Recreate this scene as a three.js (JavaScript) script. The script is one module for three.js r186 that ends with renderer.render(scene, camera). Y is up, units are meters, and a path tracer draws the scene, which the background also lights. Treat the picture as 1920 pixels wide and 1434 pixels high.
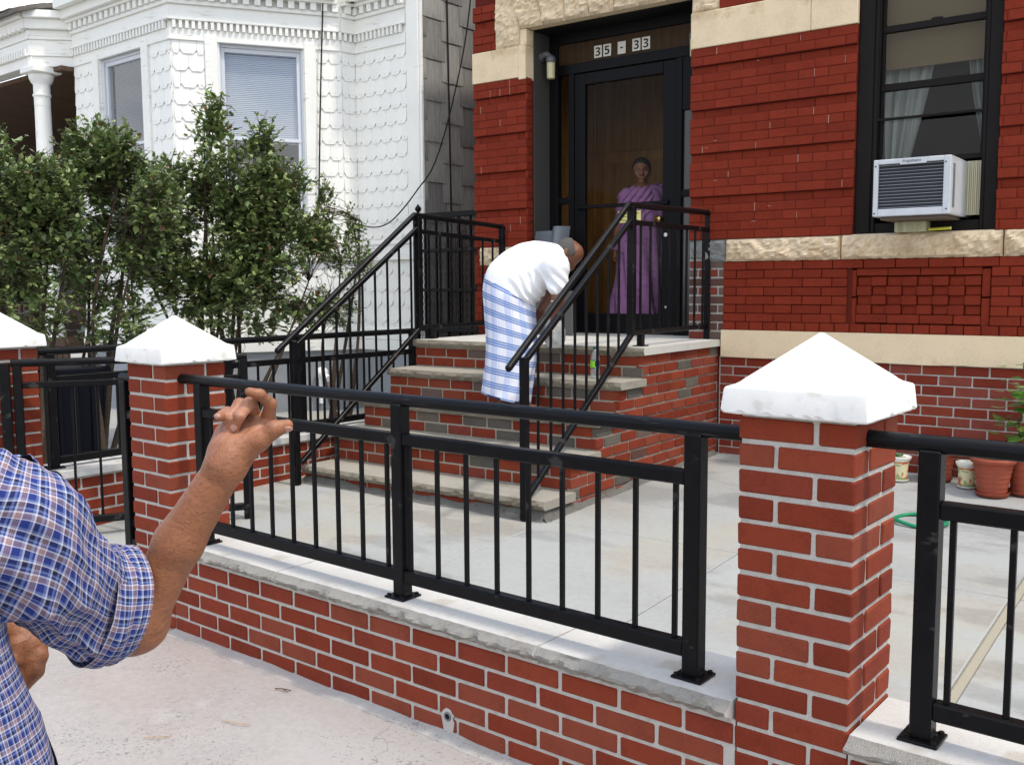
import * as THREE from 'three';
import { mergeGeometries, mergeVertices, toCreasedNormals } from 'three/addons/utils/BufferGeometryUtils.js';
import { FontLoader } from 'three/addons/loaders/FontLoader.js';
import { TextGeometry } from 'three/addons/geometries/TextGeometry.js';

// ---------------------------------------------------------------- camera, sky, sun, exposure
const scene = new THREE.Scene();
const camera = new THREE.PerspectiveCamera(42.57, 1024 / 764, 0.05, 400);
camera.position.set(1.0985, 1.4747, 2.2673);
camera.quaternion.setFromRotationMatrix(new THREE.Matrix4().makeBasis(
  new THREE.Vector3(0.777195, -0.005847, -0.629233), new THREE.Vector3(-0.057683, 0.995085, -0.080494), new THREE.Vector3(0.62661, 0.098856, 0.773038)));
camera.updateMatrixWorld();
const renderer = new THREE.WebGLRenderer({ antialias: true });
renderer.setSize(1024, 764);
renderer.toneMapping = THREE.LinearToneMapping;
renderer.toneMappingExposure = 1.32;
renderer.shadowMap.enabled = true;
const SUN = new THREE.Vector3(0.46, 0.86, -0.03).normalize();
const sun = new THREE.DirectionalLight(0xfff3e2, 1.9);
sun.position.copy(SUN).multiplyScalar(30);
sun.castShadow = true; sun.shadow.radius = 7;
sun.shadow.camera.left = -14; sun.shadow.camera.right = 14; sun.shadow.camera.top = 14; sun.shadow.camera.bottom = -14; sun.shadow.camera.far = 80;
scene.add(sun, sun.target);
const SKYGAIN = 1.15;

// ---------------------------------------------------------------- random, noise
function rng(a) { return () => { a |= 0; a = a + 0x6D2B79F5 | 0; let t = Math.imul(a ^ a >>> 15, 1 | a); t = t + Math.imul(t ^ t >>> 7, 61 | t) ^ t; return ((t ^ t >>> 14) >>> 0) / 4294967296; }; }
const R = rng(20240611);
const rr = (a, b) => a + (b - a) * R();
const hash = (x, y, z, s) => { let h = Math.imul(x, 374761393) + Math.imul(y, 668265263) + Math.imul(z, 2147483647 - 1274126177) + Math.imul(s, 1442695041) | 0; h = Math.imul(h ^ h >>> 13, 1274126177); h ^= h >>> 16; return (h >>> 0) / 4294967296; };
const sm = t => t * t * (3 - 2 * t);
const mix = (a, b, t) => a + (b - a) * t;
const clamp = (x, a = 0, b = 1) => x < a ? a : x > b ? b : x;
const sstep = (a, b, x) => sm(clamp((x - a) / (b - a)));
function vn2(x, y, p, q, s) { const i = Math.floor(x), j = Math.floor(y), f = sm(x - i), g = sm(y - j), m = (a, n) => ((a % n) + n) % n; const i0 = m(i, p), i1 = m(i + 1, p), j0 = m(j, q), j1 = m(j + 1, q); return mix(mix(hash(i0, j0, 0, s), hash(i1, j0, 0, s), f), mix(hash(i0, j1, 0, s), hash(i1, j1, 0, s), f), g); }
function fbm(u, v, p, q, o, s) { let a = 0, w = .5, t = 0; for (let k = 0; k < o; k++) { a += w * vn2(u * p, v * q, p, q, s + k); t += w; w *= .55; p *= 2; q *= 2; } return a / t; }
function vn3(x, y, z, s) { const i = Math.floor(x), j = Math.floor(y), k = Math.floor(z), f = sm(x - i), g = sm(y - j), h = sm(z - k); const c = (a, b, d) => hash(i + a, j + b, k + d, s); return mix(mix(mix(c(0, 0, 0), c(1, 0, 0), f), mix(c(0, 1, 0), c(1, 1, 0), f), g), mix(mix(c(0, 0, 1), c(1, 0, 1), f), mix(c(0, 1, 1), c(1, 1, 1), f), g), h); }
function fb3(x, y, z, o, s) { let a = 0, w = .5, t = 0; for (let k = 0; k < o; k++) { a += w * vn3(x, y, z, s + k); t += w; w *= .5; x *= 2.03; y *= 2.03; z *= 2.03; } return a / t; }

// ---------------------------------------------------------------- sky: bright summer sky, broken thin cloud
{
  const W = 1024, H = 512, d = new Float32Array(W * H * 4);
  for (let j = 0; j < H; j++) for (let i = 0; i < W; i++) {
    const el = ((j + .5) / H - .5) * Math.PI, az = ((i + .5) / W - .5) * 2 * Math.PI, y = Math.sin(el), x = Math.cos(el) * Math.cos(az), z = Math.cos(el) * Math.sin(az), o = (j * W + i) * 4;
    let c;
    if (y < 0) c = [.30, .29, .27];
    else {
      const h = Math.pow(1 - y, 3), blue = [mix(.30, .80, h), mix(.50, .90, h), mix(.92, 1.0, h)];
      const k = 1 / (y + .22); const n = fb3(x * k * 1.15 + 7, z * k * 1.15 + 3, 1.7, 6, 11); const cl = sstep(.40, .58, n + .06 * h);
      const cosS = x * SUN.x + y * SUN.y + z * SUN.z, glow = 1.6 * Math.pow(Math.max(cosS, 0), 24) + .35 * Math.pow(Math.max(cosS, 0), 4);
      const wv = 1.12 + .25 * fb3(x * k * 3, z * k * 3, 5, 4, 31);
      c = [0, 1, 2].map(q => mix(blue[q] * .85, wv * [1, 1, 1.01][q], cl * .93) + glow * [1, .96, .88][q]);
    }
    d[o] = c[0] * SKYGAIN; d[o + 1] = c[1] * SKYGAIN; d[o + 2] = c[2] * SKYGAIN; d[o + 3] = 1;
  }
  const t = new THREE.DataTexture(d, W, H, THREE.RGBAFormat, THREE.FloatType);
  t.mapping = THREE.EquirectangularReflectionMapping; t.magFilter = t.minFilter = THREE.LinearFilter; t.wrapS = THREE.RepeatWrapping; t.needsUpdate = true;
  scene.background = t; scene.environment = t; scene.environmentIntensity = 1;
}

// ---------------------------------------------------------------- textures and materials
const s8 = x => { x = clamp(x); return Math.round(255 * (x <= .0031308 ? 12.92 * x : 1.055 * Math.pow(x, 1 / 2.4) - .055)); };
function cmap(n, fn, m = n) { const d = new Uint8Array(n * m * 4); for (let j = 0; j < m; j++) for (let i = 0; i < n; i++) { const c = fn((i + .5) / n, (j + .5) / m), o = (j * n + i) * 4; d[o] = s8(c[0]); d[o + 1] = s8(c[1]); d[o + 2] = s8(c[2]); d[o + 3] = 255; } return wrap(new THREE.DataTexture(d, n, m), true); }
function gmap(n, fn, m = n) { const d = new Uint8Array(n * m * 4); for (let j = 0; j < m; j++) for (let i = 0; i < n; i++) { const c = Math.round(255 * clamp(fn((i + .5) / n, (j + .5) / m))), o = (j * n + i) * 4; d[o] = d[o + 1] = d[o + 2] = c; d[o + 3] = 255; } return wrap(new THREE.DataTexture(d, n, m), false); }
function wrap(t, srgb) { t.wrapS = t.wrapT = THREE.RepeatWrapping; t.magFilter = THREE.LinearFilter; t.minFilter = THREE.LinearMipmapLinearFilter; t.generateMipmaps = true; if (srgb) t.colorSpace = THREE.SRGBColorSpace; t.needsUpdate = true; return t; }
function sc(t, su, sv = su) { const c = t.clone(); c.repeat.set(1 / su, 1 / sv); c.needsUpdate = true; return c; }
const lin = (r, g, b) => new THREE.Color().setRGB(r, g, b);
function M(o) { const p = { side: THREE.DoubleSide, ...o }; if (Array.isArray(p.color)) p.color = lin(...p.color); if (p.specularIntensity === undefined && !p.metalness && p.roughness >= .55) p.specularIntensity = .35; return new THREE.MeshPhysicalMaterial(p); }
const mul = (c, k) => [c[0] * k, c[1] * k, c[2] * k];
const mixc = (a, b, t) => [mix(a[0], b[0], t), mix(a[1], b[1], t), mix(a[2], b[2], t)];

const grainB = gmap(256, (u, v) => fbm(u, v, 24, 24, 4, 5));
const fineB = gmap(256, (u, v) => .55 * fbm(u, v, 64, 64, 2, 8) + .45 * fbm(u, v, 12, 12, 3, 9));
const brickT = cmap(256, (u, v) => { const n = fbm(u, v, 6, 6, 5, 3), sp = fbm(u, v, 80, 80, 2, 4), w = sstep(.66, .8, fbm(u, v, 9, 9, 4, 71)); return mixc(mul([1, 1, 1], .74 + .4 * n + .25 * (sp - .5)), [1.6, 2.6, 3], w * .22); });
const brickMaps = { map: sc(brickT, .37), bumpMap: sc(fineB, .11), bumpScale: .0012, roughness: .86 };
const newBrick = [[.215, .038, .017], [.195, .032, .014], [.235, .045, .021], [.172, .028, .013], [.220, .050, .027], [.205, .036, .019]].map(c => M({ color: c, ...brickMaps }));
const greyBrick = [[.13, .11, .09], [.105, .095, .08]].map(c => M({ color: c, ...brickMaps }));
const oldBrick = [[.205, .025, .0095], [.195, .0235, .0088], [.215, .027, .0105], [.183, .022, .0085]].map(c => M({ color: c, map: sc(brickT, .5), bumpMap: sc(fineB, .14), bumpScale: .0016, roughness: .8 }));
const baseBrick = [[.215, .035, .018], [.24, .045, .024], [.185, .030, .017], [.235, .056, .038]].map(c => M({ color: c, map: sc(brickT, .33), bumpMap: sc(fineB, .12), bumpScale: .002, roughness: .86 }));
const darkBrick = [[.10, .05, .04], [.20, .045, .03], [.13, .09, .075]].map(c => M({ color: c, ...brickMaps }));
const mortarM = M({ color: [.47, .45, .41], map: sc(cmap(128, (u, v) => mul([1, 1, 1], .75 + .45 * fbm(u, v, 10, 10, 4, 14))), .2), bumpMap: sc(grainB, .06), bumpScale: .002, roughness: .95 });
const stoopMortar = M({ color: [.36, .32, .26], map: mortarM.map, bumpMap: mortarM.bumpMap, bumpScale: .002, roughness: .95 });
const redMortar = M({ color: [.10, .014, .008], bumpMap: sc(grainB, .06), bumpScale: .001, roughness: .9 });
const paleMortar = M({ color: [.34, .24, .19], roughness: .95 });
// rough sawn limestone (caps, treads)
const stoneT = cmap(512, (u, v) => { const n = fbm(u, v, 5, 5, 5, 21), s = fbm(u, v, 90, 90, 2, 23), st = sstep(.6, .78, fbm(u, v, 7, 7, 4, 25)); return mul(mixc([1, 1, 1], [.72, .66, .55], st * .5), .84 + .24 * n + .12 * (s - .5)); });
const capStone = M({ color: [.53, .525, .51], map: sc(stoneT, .9), bumpMap: sc(grainB, .1), bumpScale: .001, roughness: .9 });
const capRock = M({ color: [.36, .345, .315], map: sc(stoneT, .3), bumpMap: sc(grainB, .04), bumpScale: .005, roughness: .95 });
const treadStone = M({ color: [.31, .29, .245], map: sc(stoneT, .8), bumpMap: sc(grainB, .1), bumpScale: .001, roughness: .92 });
const treadRock = M({ color: [.25, .225, .175], map: sc(stoneT, .4), bumpMap: sc(grainB, .05), bumpScale: .003, roughness: .95 });
const landStone = M({ color: [.52, .51, .47], map: sc(stoneT, 1.1), bumpMap: sc(grainB, .1), bumpScale: .001, roughness: .9 });
const sandT = cmap(512, (u, v) => { const n = fbm(u, v, 6, 6, 5, 41), s = fbm(u, v, 110, 110, 2, 43), st = sstep(.60, .8, fbm(u, v, 5, 5, 5, 45)); return mul(mixc([1, 1, 1], [.68, .58, .46], st * .6), .84 + .25 * n + .16 * (s - .5)); });
const sandSmooth = M({ color: [.77, .62, .415], map: sc(sandT, .9), bumpMap: sc(grainB, .08), bumpScale: .0012, roughness: .93 });
const sandRock = M({ color: [.78, .63, .435], map: sc(sandT, .6), bumpMap: sc(grainB, .06), bumpScale: .004, roughness: .95 });
const greyPatch = M({ color: [.25, .26, .25], map: sc(stoneT, .3), bumpMap: sc(grainB, .08), bumpScale: .006, roughness: .95 });
const whiteCap = M({ color: [.72, .715, .685], map: sc(cmap(256, (u, v) => mixc(mul([1, 1, 1], .92 + .12 * fbm(u, v, 8, 8, 5, 51)), [.70, .67, .60], .5 * sstep(.60, .76, fbm(u, v, 5, 7, 5, 53)))), .33), bumpMap: sc(grainB, .05), bumpScale: .0004, roughness: .85 });
// concrete
const walkT = cmap(1024, (u, v) => { const n = fbm(u, v, 4, 4, 6, 61), f = fbm(u, v, 160, 160, 2, 62), pk = sstep(.5, .75, fbm(u, v, 5, 5, 4, 63)); let c = mixc([1, .99, .97], [1, .90, .86], pk * .6); c = mul(c, .80 + .30 * n + .16 * (f - .5)); const ck = (Math.abs(fbm(u, v, 3, 3, 6, 69) - .5) < .0022 ? 1 : 0) * sstep(.52, .6, fbm(u, v, 3, 3, 2, 70)); c = mixc(c, [.55, .53, .51], ck * .7); const sp = sstep(.755, .79, vn2(u * 390, v * 390, 390, 390, 64) * .66 + .34 * fbm(u, v, 9, 9, 3, 65)); const wh = sstep(.64, .8, fbm(u, v, 11, 11, 4, 68)); c = mixc(c, [1.12, 1.12, 1.1], wh * .5); return mixc(c, [.34, .34, .35], sp * .55); });
const walkM = M({ color: [.362, .343, .332], map: sc(walkT, 2.3), bumpMap: sc(grainB, .12), bumpScale: .0015, roughness: .92 });
const courtT = cmap(1024, (u, v) => { const n = fbm(u, v, 4, 7, 6, 81), f = fbm(u, v, 170, 170, 2, 82), tan = sstep(.49, .64, fbm(u, v, 3, 3, 5, 83)), dk = sstep(.54, .72, fbm(u, v, 5, 12, 6, 84)); let c = mixc([1, 1.0, .99], [1.02, .88, .70], tan * .5); c = mul(c, .82 + .28 * n + .12 * (f - .5)); return mixc(c, mul(c, .62), dk * .55); });
const courtM = M({ color: [.335, .342, .334], map: sc(courtT, 3.1), bumpMap: sc(grainB, .1), bumpScale: .001, roughness: .9 });
const fillerM = M({ color: [.34, .31, .24], bumpMap: sc(grainB, .05), bumpScale: .002, roughness: .95 });
// metal, paint, wood
const blackM = M({ color: [1, 1, 1], map: sc(cmap(512, (u, v) => { const s = sstep(.70, .78, fbm(u, v, 9, 14, 5, 93)), n = fbm(u, v, 20, 20, 3, 95); return mixc(mul([.0048, .0048, .0056], .7 + .7 * n), [.045, .042, .040], s * .7); }), .7), roughness: .38, specularIntensity: .27, bumpMap: sc(grainB, .2), bumpScale: .0004, roughnessMap: sc(gmap(128, (u, v) => .75 + .3 * fbm(u, v, 6, 6, 4, 91)), .3) });
const blackDull = M({ color: [.010, .010, .010], roughness: .6 });
const doorBlack = M({ color: [.007, .007, .008], roughness: .4, specularIntensity: .18 });
const whiteT = cmap(512, (u, v) => { const cr = .6 * sstep(.71, .75, fbm(u, v, 7, 60, 3, 101)) * sstep(.5, .7, fbm(u, v, 4, 4, 3, 102)); const n = fbm(u, v, 5, 5, 4, 103); return mixc(mul([1, 1, .985], .92 + .12 * n), [.52, .50, .46], cr * .8); });
const houseW = M({ color: [.85, .85, .815], map: sc(whiteT, 1.2), bumpMap: sc(gmap(256, (u, v) => fbm(u, v, 6, 40, 4, 105)), .5), bumpScale: .0012, roughness: .7 });
const shingleW = [[.86, .86, .825], [.84, .84, .81], [.87, .865, .83]].map(c => M({ color: c, map: sc(whiteT, .9), bumpMap: sc(gmap(256, (u, v) => fbm(u, v, 50, 5, 4, 107)), .3), bumpScale: .001, roughness: .72 }));
const greyT = cmap(512, (u, v) => { const g = fbm(u, v, 90, 4, 4, 111), n = fbm(u, v, 4, 4, 4, 112), p = sstep(.58, .7, fbm(u, v, 60, 6, 3, 113)); return mixc(mul([1, 1, .98], .6 + .5 * g + .3 * (n - .5)), [1.6, 1.6, 1.6], p * .45); });
const greyShingle = [[.30, .30, .29], [.25, .25, .24], [.34, .34, .325], [.22, .218, .21]].map(c => M({ color: c, map: sc(greyT, .6), bumpMap: sc(gmap(256, (u, v) => fbm(u, v, 80, 3, 3, 114)), .5), bumpScale: .003, roughness: .92 }));
const foundM = M({ color: [.30, .32, .34], map: sc(cmap(256, (u, v) => mul([1, 1, 1], .72 + .5 * fbm(u, v, 5, 5, 5, 121))), .9), bumpMap: sc(grainB, .1), bumpScale: .003, roughness: .93 });
const roofM = M({ color: [.17, .155, .14], map: sc(cmap(256, (u, v) => mul([1, .98, .95], .5 + .9 * fbm(u, v, 8, 30, 5, 125))), .7), bumpMap: sc(grainB, .08), bumpScale: .004, roughness: .95 });
const woodT = cmap(256, (u, v) => mul([1, .93, .85], .55 + .8 * fbm(u, v, 30, 3, 4, 131)));
const brownWood = M({ color: [.075, .048, .034], map: sc(woodT, .6), roughness: .7 });
const porchCeil = M({ color: [.13, .085, .06], map: sc(woodT, .8), roughness: .7 });
const jambM = M({ color: [.06, .058, .053], bumpMap: sc(grainB, .2), bumpScale: .001, roughness: .7 });
const frameM = M({ color: [.011, .009, .0085], roughness: .55, specularIntensity: .22 });
const panelWood = M({ color: [.42, .24, .085], map: sc(woodT, 1.1), roughness: .5 });
const panelWood2 = M({ color: [.33, .185, .065], map: sc(woodT, .9), roughness: .5 });
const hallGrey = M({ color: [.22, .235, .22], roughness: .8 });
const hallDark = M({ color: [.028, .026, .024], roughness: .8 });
const paneM = M({ color: [.93, .95, .95], transmission: 1, thickness: 0, roughness: .01, ior: 1.5, specularIntensity: .45 });
const doorGlass = M({ color: [.86, .84, .80], transmission: 1, thickness: 0, roughness: .01, ior: 1.5, specularIntensity: .14 });
const darkPane = M({ color: [.02, .024, .028], roughness: .04, metalness: 0, clearcoat: 1, clearcoatRoughness: .02 });
const winGrey = M({ color: [.62, .65, .70], roughness: .45 });
const blindM = M({ color: [.72, .74, .78], roughness: .7 });
const trunkM = M({ color: [.11, .085, .065], map: sc(woodT, .2), bumpMap: sc(grainB, .05), bumpScale: .004, roughness: .95 });

// ---------------------------------------------------------------- scene building helpers
const used = {};
function numbered(n) { if (!used[n]) { used[n] = 1; return n; } return n + '_' + String(used[n]++).padStart(3, '0'); }
function tag(o, label, category, group) { o.userData.label = label; o.userData.category = category; if (group) o.userData.group = group; return o; }
function thing(name, label, category, p = [0, 0, 0], ry = 0, group) { const g = new THREE.Group(); g.name = numbered(name); g.position.set(...p); g.rotation.y = ry; scene.add(g); return tag(g, label, category, group); }
function shade(m) { m.castShadow = true; m.receiveShadow = true; return m; }
function part(parent, name, geo, mat, label) { const m = shade(new THREE.Mesh(geo, mat)); m.name = name; parent.add(m); if (label) m.userData.label = label; return m; }
function sub(parent, name, p = [0, 0, 0], ry = 0) { const g = new THREE.Group(); g.name = name; g.position.set(...p); g.rotation.y = ry; parent.add(g); return g; }
function stuff(m) { m.userData.kind = 'stuff'; return m; }
function solo(name, geo, mat, label, category, group) { const m = shade(new THREE.Mesh(geo, mat)); m.name = numbered(name); scene.add(m); return tag(m, label, category, group); }
function structure(name, geo, mat) { const m = shade(new THREE.Mesh(geo, mat)); m.name = name; m.userData.kind = 'structure'; scene.add(m); return m; }
// uv in metres by facing direction
function buv(g) { if (g.index) g = g.toNonIndexed(); if (!g.attributes.normal) g.computeVertexNormals(); const p = g.attributes.position, n = p.count, uv = new Float32Array(n * 2); const a = new THREE.Vector3(), b = new THREE.Vector3(), c = new THREE.Vector3();
  for (let i = 0; i < n; i += 3) { a.fromBufferAttribute(p, i); b.fromBufferAttribute(p, i + 1); c.fromBufferAttribute(p, i + 2); const nr = b.clone().sub(a).cross(c.clone().sub(a)), ax = Math.abs(nr.x), ay = Math.abs(nr.y), az = Math.abs(nr.z);
    [a, b, c].forEach((q, k) => { const o = (i + k) * 2; if (ay >= ax && ay >= az) { uv[o] = q.x; uv[o + 1] = q.z; } else if (ax >= az) { uv[o] = q.z; uv[o + 1] = q.y; } else { uv[o] = q.x; uv[o + 1] = q.y; } }); }
  g.setAttribute('uv', new THREE.BufferAttribute(uv, 2)); return g; }
function T(g, x = 0, y = 0, z = 0, rx = 0, ry = 0, rz = 0) { if (rx) g.rotateX(rx); if (rz) g.rotateZ(rz); if (ry) g.rotateY(ry); g.translate(x, y, z); return g; }
// plain box between two corners
function bb(x0, y0, z0, x1, y1, z1) { const g = new THREE.BoxGeometry(Math.abs(x1 - x0), Math.abs(y1 - y0), Math.abs(z1 - z0)); g.translate((x0 + x1) / 2, (y0 + y1) / 2, (z0 + z1) / 2); return buv(g); }
// chamfered box, 44 triangles
function cbox(w, h, d, c = .004, jit = 0, seed = 1) {
  const P = [], q = rng(seed), X = w / 2, Y = h / 2, Z = d / 2; c = Math.min(c, X * .45, Y * .45, Z * .45);
  const V = (sx, sy, sz, k) => [sx * (X - (k === 0 ? 0 : c)), sy * (Y - (k === 1 ? 0 : c)), sz * (Z - (k === 2 ? 0 : c))];
  const id = {}; for (const sx of [-1, 1]) for (const sy of [-1, 1]) for (const sz of [-1, 1]) for (let k = 0; k < 3; k++) { id[[sx, sy, sz, k]] = P.length; const v = V(sx, sy, sz, k); P.push([v[0] + (q() - .5) * jit, v[1] + (q() - .5) * jit, v[2] + (q() - .5) * jit * .5]); }
  const I = [], tri = (a, b, e) => { const A = P[a], B = P[b], C = P[e], n = new THREE.Vector3(B[0] - A[0], B[1] - A[1], B[2] - A[2]).cross(new THREE.Vector3(C[0] - A[0], C[1] - A[1], C[2] - A[2])); if (n.x * (A[0] + B[0] + C[0]) + n.y * (A[1] + B[1] + C[1]) + n.z * (A[2] + B[2] + C[2]) < 0) I.push(a, e, b); else I.push(a, b, e); }, quad = (a, b, e, f) => { tri(a, b, e); tri(a, e, f); };
  const S = [-1, 1];
  for (const s of S) { quad(id[[s, -1, -1, 0]], id[[s, 1, -1, 0]], id[[s, 1, 1, 0]], id[[s, -1, 1, 0]]); quad(id[[-1, s, -1, 1]], id[[1, s, -1, 1]], id[[1, s, 1, 1]], id[[-1, s, 1, 1]]); quad(id[[-1, -1, s, 2]], id[[1, -1, s, 2]], id[[1, 1, s, 2]], id[[-1, 1, s, 2]]); }
  for (const s of S) for (const t of S) { quad(id[[s, t, -1, 0]], id[[s, t, 1, 0]], id[[s, t, 1, 1]], id[[s, t, -1, 1]]); quad(id[[s, -1, t, 0]], id[[s, 1, t, 0]], id[[s, 1, t, 2]], id[[s, -1, t, 2]]); quad(id[[-1, s, t, 1]], id[[1, s, t, 1]], id[[1, s, t, 2]], id[[-1, s, t, 2]]); for (const w2 of S) tri(id[[s, t, w2, 0]], id[[s, t, w2, 1]], id[[s, t, w2, 2]]); }
  const g = new THREE.BufferGeometry(); const f = new Float32Array(I.length * 3); I.forEach((k, n) => f.set(P[k], n * 3)); g.setAttribute('position', new THREE.BufferAttribute(f, 3)); g.computeVertexNormals(); return buv(g);
}
function cb(x0, y0, z0, x1, y1, z1, c = .004) { const g = cbox(Math.abs(x1 - x0), Math.abs(y1 - y0), Math.abs(z1 - z0), c); g.translate((x0 + x1) / 2, (y0 + y1) / 2, (z0 + z1) / 2); return buv(g); }
const V3 = a => Array.isArray(a) ? new THREE.Vector3(...a) : a;
function cyl(a, b, r, r2 = r, n = 16) { a = V3(a); b = V3(b); const d = b.clone().sub(a), L = d.length(); const g = new THREE.CylinderGeometry(r2, r, L, n); g.translate(0, L / 2, 0); g.applyQuaternion(new THREE.Quaternion().setFromUnitVectors(new THREE.Vector3(0, 1, 0), d.normalize())); g.translate(a.x, a.y, a.z); return g; }
// square bar from a to b
function bar(a, b, w, h = w, c = .003) { a = V3(a); b = V3(b); const d = b.clone().sub(a), L = d.length(); d.normalize(); const g = cbox(w, L, h, c); const up = d, x = Math.abs(up.y) > .99 ? new THREE.Vector3(1, 0, 0) : new THREE.Vector3().crossVectors(up, new THREE.Vector3(0, 1, 0)).normalize(), z = new THREE.Vector3().crossVectors(x, up); g.applyMatrix4(new THREE.Matrix4().makeBasis(x, up, z)); g.translate((a.x + b.x) / 2, (a.y + b.y) / 2, (a.z + b.z) / 2); return g; }
function tube(pts, r, seg = 24, rad = 8, closed = false) { return new THREE.TubeGeometry(new THREE.CatmullRomCurve3(pts.map(V3), closed), seg, r, rad, closed); }
function merge(a) { a = a.map(g => { g = g.index ? g.toNonIndexed() : g; const h = new THREE.BufferGeometry(); for (const k of ['position', 'normal', 'uv']) { if (!g.attributes[k]) { if (k === 'normal') g.computeVertexNormals(); else g.setAttribute('uv', new THREE.BufferAttribute(new Float32Array(g.attributes.position.count * 2), 2)); } h.setAttribute(k, g.attributes[k]); } return h; }); return mergeGeometries(a); }
function lathe(pts, n = 28) { return new THREE.LatheGeometry(pts.map(p => new THREE.Vector2(p[0], p[1])), n); }
// a block with a rock-hewn front (+z side at z1), other faces flat
function rock(x0, y0, z0, x1, y1, z1, amp, seed, cell = .014, frayBottom = .006, sides = false) {
  const w = x1 - x0, h = y1 - y0, nx = Math.max(3, Math.round(w / cell)), ny = Math.max(3, Math.round(h / cell)); const G = [];
  const grid = []; for (let j = 0; j <= ny; j++) for (let i = 0; i <= nx; i++) { const s = i / nx, t = j / ny; let x = x0 + w * s, y = y0 + h * t; const e = Math.min(t, 1 - t) * h, es = sides ? Math.min(s, 1 - s) * w : 1; const m = sstep(0, .022, e) * (sides ? sstep(0, .02, es) : 1);
    const n1 = fb3(x * 9, y * 13, seed, 2, seed), n2 = fb3(x * 34 + 5, y * 40, seed, 4, seed + 9), f = Math.abs(fb3(x * 16, y * 30 + x * 9, seed + 3, 2, seed + 5) - .5) * 2; let z = z1 + amp * m * (.25 + .9 * n1 + .95 * (n2 - .5) - .7 * f) ; if (j === 0) y += frayBottom * (fb3(x * 40, 1, seed, 3, seed + 2) - .5) * 2; z -= (1 - m) * amp * .25 * (n2); grid.push([x, y, z]); }
  const pos = []; const q = (a, b, c, d) => { pos.push(...a, ...b, ...c, ...a, ...c, ...d); }; const id = (i, j) => grid[j * (nx + 1) + i];
  for (let j = 0; j < ny; j++) for (let i = 0; i < nx; i++) q(id(i, j), id(i + 1, j), id(i + 1, j + 1), id(i, j + 1));
  const front = new THREE.BufferGeometry(); front.setAttribute('position', new THREE.Float32BufferAttribute(pos, 3)); front.computeVertexNormals();
  const p2 = []; const q2 = (a, b, c, d) => p2.push(...a, ...b, ...c, ...a, ...c, ...d);
  for (let i = 0; i < nx; i++) { let a = id(i, ny), b = id(i + 1, ny); q2(a, b, [b[0], y1, z0], [a[0], y1, z0]); a = id(i, 0); b = id(i + 1, 0); q2([a[0], y0, z0], [b[0], y0, z0], b, a); }
  for (let j = 0; j < ny; j++) { let a = id(0, j), b = id(0, j + 1); q2([x0, a[1], z0], a, b, [x0, b[1], z0]); a = id(nx, j); b = id(nx, j + 1); q2(a, [x1, a[1], z0], [x1, b[1], z0], b); }
  q2([x0, y0, z0], [x0, y1, z0], [x1, y1, z0], [x1, y0, z0]);
  const rest = new THREE.BufferGeometry(); rest.setAttribute('position', new THREE.Float32BufferAttribute(p2, 3)); rest.computeVertexNormals();
  return [buv(front), buv(rest)];
}
// bricks laid in a vertical plane of parent: x along, z outward, front face at z
const brickCache = {};
function brickGeo(w, h, d, v) { const k = [w.toFixed(3), h.toFixed(3), d.toFixed(3), v]; if (!brickCache[k]) { const g = brickCache[k] = cbox(w, h, d, .0035, .0024, 17 + v * 7), uv = g.attributes.uv; for (let i = 0; i < uv.count; i++) uv.setXY(i, uv.getX(i) + v * .137 + w, uv.getY(i) + v * .081 + w * 3); } return brickCache[k]; }
function brick(parent, w, h, d, x, y, z, mats, ry = 0, name = 'brick') { const m = part(parent, name, brickGeo(w, h, d, Math.floor(R() * 7)), mats[Math.floor(R() * mats.length)]); m.position.set(x + rr(-.001, .001), y + rr(-.0008, .0008), z); m.rotation.y = ry + rr(-.003, .003); m.rotation.z = rr(-.003, .003); return m; }
// run of one course from x0 to x1 with joint phase; cuts at ends
function course(parent, x0, x1, y, o) { const { L = .1945, J = .0125, h = .055, d = .09, z = 0, mats, phase = 0, name, ry } = o; let x = x0 - phase; while (x < x1 - .012) { const a = Math.max(x, x0), b = Math.min(x + L, x1); if (b - a > .018) { const w = Math.round((b - a) * 500) / 500; const mm = o.pick ? o.pick(a, y) || mats : mats; brick(parent, w, h, d, (a + b) / 2, y + h / 2, z - d / 2, mm, 0, name); } x += L + J; } }

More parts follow.
